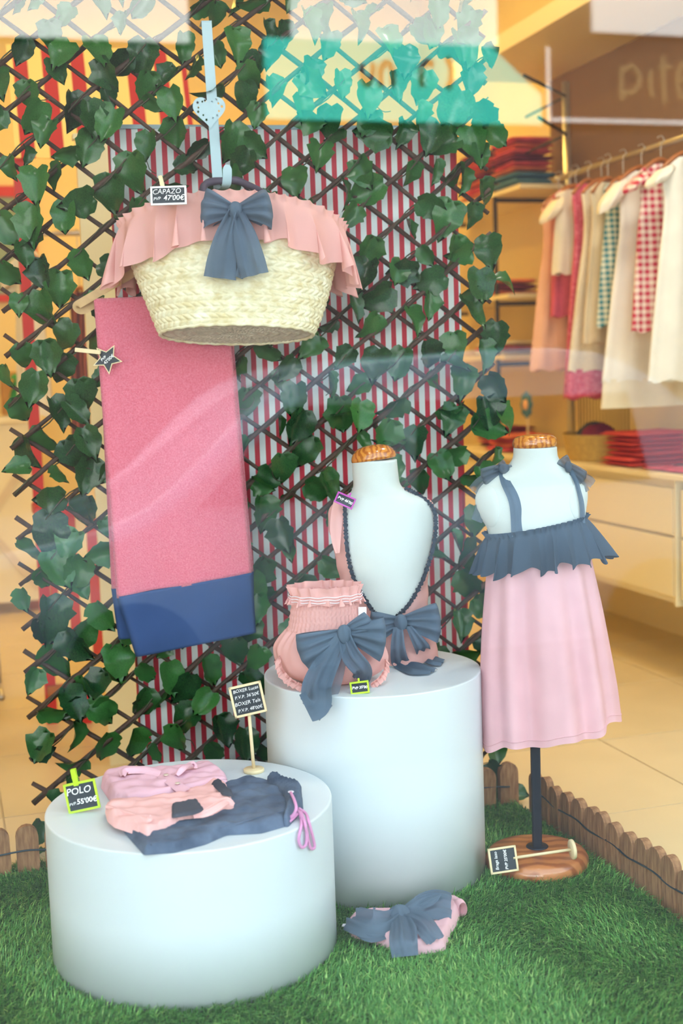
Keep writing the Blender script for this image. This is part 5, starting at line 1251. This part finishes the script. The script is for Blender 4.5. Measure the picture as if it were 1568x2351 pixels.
# small rack with two garments
lr = thing('garment_rack', 'slim steel garment rack holding a cream tunic and dark striped shirt', 'clothes rack', room(.5, 5.1, 0))
V, F = tube([room(.16, 5.1, 1.72), room(.80, 5.1, 1.72)], .011, 10); mesh('rail', V, F, m_steel, lr)
for X in (.16, .80):
    V, F = tube([room(X, 5.1, .01), room(X, 5.1, 1.72)], .011, 10); mesh('post', V, F, m_steel, lr)
    V, F = tube([room(X, 4.9, .012), room(X, 5.3, .012)], .012, 8); mesh('foot', V, F, m_steel, lr)
garment('long cream tunic hanging on the slim rack beside the market stall', .36, 5.1, 1.66, .62, .085, .12, c_cream, -1.15, .10, .035, seed=31, cat='tunic', name='hanging_tunic', zrail=1.72)
darkstripe = stripes('plum_stripe', srgb(86, 44, 58), srgb(170, 96, 84), .03, .7, 0, .8)
garment('dark plum shirt with rusty stripes hanging on the slim rack', .55, 5.1, 1.50, .58, .075, .10, darkstripe, -1.15, 0, .035, seed=32, cat='shirt', name='hanging_shirt', zrail=1.72)
# sideboard with crossed fronts
sbd = thing('crossed_sideboard', 'cream sideboard with crossed slat fronts at the far left', 'sideboard', room(.1, 6.9, 0))
rbox('carcass', -.6, .47, 6.75, 7.15, .06, .97, m_cab, sbd); rbox('top', -.62, .50, 6.72, 7.17, .97, 1.0, m_cab, sbd)
for X0 in (-.58, -.06):
    for s in (1, -1):
        p0, p1 = room(X0, 6.74, .46 - s * .34), room(X0 + .50, 6.74, .46 + s * .34); V, F = box((p0 + p1) / 2, (p1 - p0).length / 2, .008, .018, ((p1 - p0).normalized(), EY, EY.cross((p1 - p0).normalized()))); mesh('cross_slat', V, F, m_beige if False else c_beige, sbd, False)
for X in (-.56, .42):
    V, F = disc(room(X, 6.85, 0), .03, .06, None, 20); mesh('foot', V, F, m_hanger, sbd)
amber = mat('amber_box', srgb(214, 150, 50), .6, noise_s=10, noise_a=.3)
for i in range(5):
    b_ = rbox('toy_box', -.32 + i * .16, -.20 + i * .16, 6.84, 6.98, 1.002, 1.22 + .06 * (i % 2), amber, None, .006); tag(b_, ('fifth', 'fourth', 'third', 'second', 'first')[i] + ' amber box from the plush parrot on the crossed sideboard', 'box', 'amber boxes on the sideboard')
gb = thing('plush_parrot', 'green plush parrot with red wing perched at the sideboard edge', 'plush toy', room(.40, 6.80, 1.002)); V = []
for j in range(14):
    th_ = PI * j / 13
    for i in range(20): a = 2 * PI * i / 20; V.append(room(.40 + .045 * math.sin(th_) * math.cos(a) * (1.2 - th_ * .12), 6.80 + .04 * math.sin(th_) * math.sin(a), 1.075 + .075 * math.cos(th_)))
mesh('body', V, grid_faces(20, 14, True), mat('parrot_green', srgb(40, 140, 60), .9), gb)
V, F = knot(room(.39, 6.77, 1.175), (EX, EY, EZ), (.034, .032, .034)); mesh('head', V, F, MATS['parrot_green'], gb)
V, F = knot(room(.43, 6.765, 1.08), (EX, EY, EZ), (.018, .02, .05)); mesh('wing', V, F, m_red, gb)
V, F = tube([room(.37, 6.745, 1.175), room(.355, 6.725, 1.165), room(.352, 6.722, 1.15)], .010, 8, True, lambda u: 1 - .7 * u); mesh('beak', V, F, amber, gb)
pic = thing('wall_picture', 'grey green wall picture in a red frame above the sideboard', 'picture', room(.2, YB - .02, 1.62))
rbox('canvas', -.5, .56, YB - .02, YB - .004, 1.66, 2.20, mat('grey_green_canvas', srgb(150, 172, 160), .8, noise_s=3, noise_a=.2), pic)
for z0, z1 in ((1.62, 1.66), (2.20, 2.26)): rbox('frame', -.54, .60, YB - .03, YB - .003, z0, z1, m_red, pic)
for x0, x1 in ((-.54, -.5), (.56, .60)): rbox('frame', x0, x1, YB - .03, YB - .003, 1.66, 2.2, m_red, pic)

# ------------------------------------------------------------------ the street outside (seen only in the window's reflection; outer white walls added, unseen)
SZ = -0.28; m_asph = mat('asphalt', srgb(58, 60, 64), .9, noise_s=30, noise_a=.2); m_pave = mat('pavement_slab', srgb(132, 130, 128), .9, noise_s=8, noise_a=.15)
structure(rbox('floor_pavement', -14, 16, -.9, GY - .1, SZ - .1, SZ, m_pave)); structure(rbox('floor_road', -14, 16, -6.4, -.9, SZ - .2, SZ - .12, m_asph)); structure(rbox('floor_pavement_far', -14, 16, -8, -6.4, SZ - .1, SZ, m_pave))
VY = 2 * GY + 8.0        # mirrored depth of the house front
def fac(px, py): d_ = ray(px, py); p = CP + d_ * (VY / d_.dot(EY)); return p.dot(EX), p.z
m_white = mat('white_render', srgb(236, 236, 232), .9); m_shopdark = mat('dark_shop_front', srgb(52, 46, 44), .35); m_turq = mat('turquoise_sign_paint', srgb(60, 214, 196), .6); m_brownf = mat('brown_fascia', srgb(70, 56, 46), .7)
m_letter = mat('beige_letter_paint', srgb(150, 132, 90), .8); m_dwin = mat('dark_window_glass', srgb(30, 36, 44), .1)
zf = fac(784, 78)[1]
hw_ = rbox('wall_opposite', -14, 16, -8.3, -8, SZ, 6.2, m_shopdark); structure(hw_)
def fpan(name, x0, x1, y0, y1, m, th=.05, z0=None, z1=None):
    X0, zz1 = fac(x0, y0); X1, _ = fac(x1, y0); zz0 = fac((x0 + x1) / 2, y1)[1]
    zz1 = fac((x0 + x1) / 2, y0)[1]
    return rbox(name, X0, X1, -8, -8 + th, zz0 if z0 is None else z0, zz1 if z1 is None else z1, m)
for (x0, x1, lab) in ((-900, 400, 'white rendered upper house wall across the street over the tall shop fronts'), (640, 1122, 'white rendered wall bay across the street above the turquoise sign'), (1345, 2400, 'white rendered wall bay across the street above the brown fascia')):
    tag(fpan('house_wall_bay', x0, x1, -600, 76 if x0 < 600 else 100, m_white, z1=6.2), lab, 'house wall')
for X0_, X1_, lab in ((-14, -1.0, 'added unseen white bounce wall across the street beside the dark shop fronts'), (8.6, 16, 'added unseen white bounce wall across the street past the brown fascia sign')):
    tag(rbox('added_bounce_wall', X0_, X1_, -8, -7.94, SZ, 4.1 if X0_ < 0 else 4.0, m_white), lab, 'house wall')  # added outside the mirrored view to throw level light onto the display
X0, z1 = fac(600, 92); X1 = fac(1230, 92)[0]; z0 = fac(900, 284)[1]; ch = .42
V = [room(x, -7.9, z) for x, z in ((X0, z0), (X1, z0), (X1, z1 - ch), (X1 - ch * 1.2, z1), (X0, z1))]; V += [v - EY * .08 for v in V]
sgn = thing('street_sign_board', 'turquoise shop sign with a cut corner across the street', 'sign', room((X0 + X1) / 2, -7.95, z0))
mesh('board', V, [(0, 1, 2, 3, 4), (9, 8, 7, 6, 5)] + [(i, 5 + i, 5 + (i + 1) % 5, (i + 1) % 5) for i in range(5)], m_turq, sgn, False)
def flatstroke(pts, w, parent, m, Yp):
    path = [room(fac(x, y)[0], Yp, fac(x, y)[1]) for x, y in pts]; V, F = ribbon(path, [w] * len(path), EY, 0, 0, n=24, nw=3); mesh('letter', V, F, m, parent, False)
for pts in ([(822, 152), (824, 180), (836, 200), (846, 176), (848, 150)], [(866, 205), (866, 165), (880, 150), (892, 168), (892, 204)], [(960, 205), (958, 165), (972, 148), (986, 156)], [(1018, 210), (1026, 186), (1026, 160), (1016, 138)]):
    flatstroke(pts, .030, sgn, m_shopdark, -7.895)
bfs = thing('brown_fascia_sign', 'brown shop fascia with thin pale lettering across the street', 'sign', room(fac(1400, 200)[0], -7.95, fac(1400, 284)[1]))
X0, z1 = fac(1245, 112); X1 = fac(2000, 112)[0]; z0 = fac(1400, 286)[1]; X1 = min(X1, 8.5)
rbox('board', X0, X1, -8, -7.93, z0, z1, m_brownf, bfs)
rbox('border', X0, X1, -7.93, -7.92, z0, z0 + .035, m_white, bfs); rbox('border', X0, X0 + .035, -7.93, -7.92, z0 + .035, z1, m_white, bfs)
for pts in ([(1418, 235), (1416, 200), (1416, 158)], [(1418, 168), (1440, 156), (1458, 180), (1448, 212), (1420, 218)], [(1484, 165), (1482, 200), (1488, 228)], [(1512, 135), (1512, 190), (1516, 240)], [(1500, 160), (1530, 158)], [(1545, 190), (1575, 180), (1560, 150), (1545, 180), (1552, 225), (1580, 230)]):
    flatstroke(pts, .018, bfs, m_letter, -7.915)
# parked car
car = thing('parked_car', 'silver blue car parked on the street behind the photographer', 'car', room(2.0, -2.9, SZ - .12))
prof = [(-2.0, .25), (-2.05, .55), (-1.95, .80), (-1.2, .98), (-.55, 1.50), (.1, 1.62), (1.1, 1.60), (1.75, 1.15), (2.0, 1.0), (2.05, .55), (2.0, .25)]
prof = [(v.x, v.y) for v in catmull([Vector((x, z, 0)) for x, z in prof], 50)]
m_carp = mat('silver_blue_car_paint', srgb(196, 206, 222), .25, metal=.2); m_carp.node_tree.nodes['Principled BSDF'].inputs['Coat Weight'].default_value = .6
rings = []
for yy, k in ((-.85, .90), (-.80, .98), (-.7, 1.0), (.7, 1.0), (.80, .98), (.85, .90)):
    rings.append([room(2.0 + x * (.97 + .03 * k), -2.9 + yy, SZ - .12 + .25 + (z - .25) * k) for x, z in prof])
V, F = loft(rings); mesh('car_body', V, F, m_carp, car)
for s in (-1, 1):
    for (xa, xb) in ((-.95, -.02), (.06, 1.25)):
        V = [room(2.0 + x, -2.9 + s * .853, SZ - .12 + z) for x, z in ((xa, 1.0), (xb, 1.0), (xb - .12, 1.42), (max(xa, xa + .42) if xa < 0 else xa, 1.42))]
        V += [v + EY * (s * .006) for v in V]; mesh('side_window', V, [(0, 1, 2, 3), (7, 6, 5, 4)] + [(i, 4 + i, 4 + (i + 1) % 4, (i + 1) % 4) for i in range(4)], m_dwin, car, False)
    for xw in (-1.25, 1.3):
        V, F = disc(room(2.0 + xw, -2.9 + s * .70, SZ - .12 + .31), .31, .17, (EX, EZ, EY * s), 32, .03); mesh('wheel', V, F, m_dark, car)
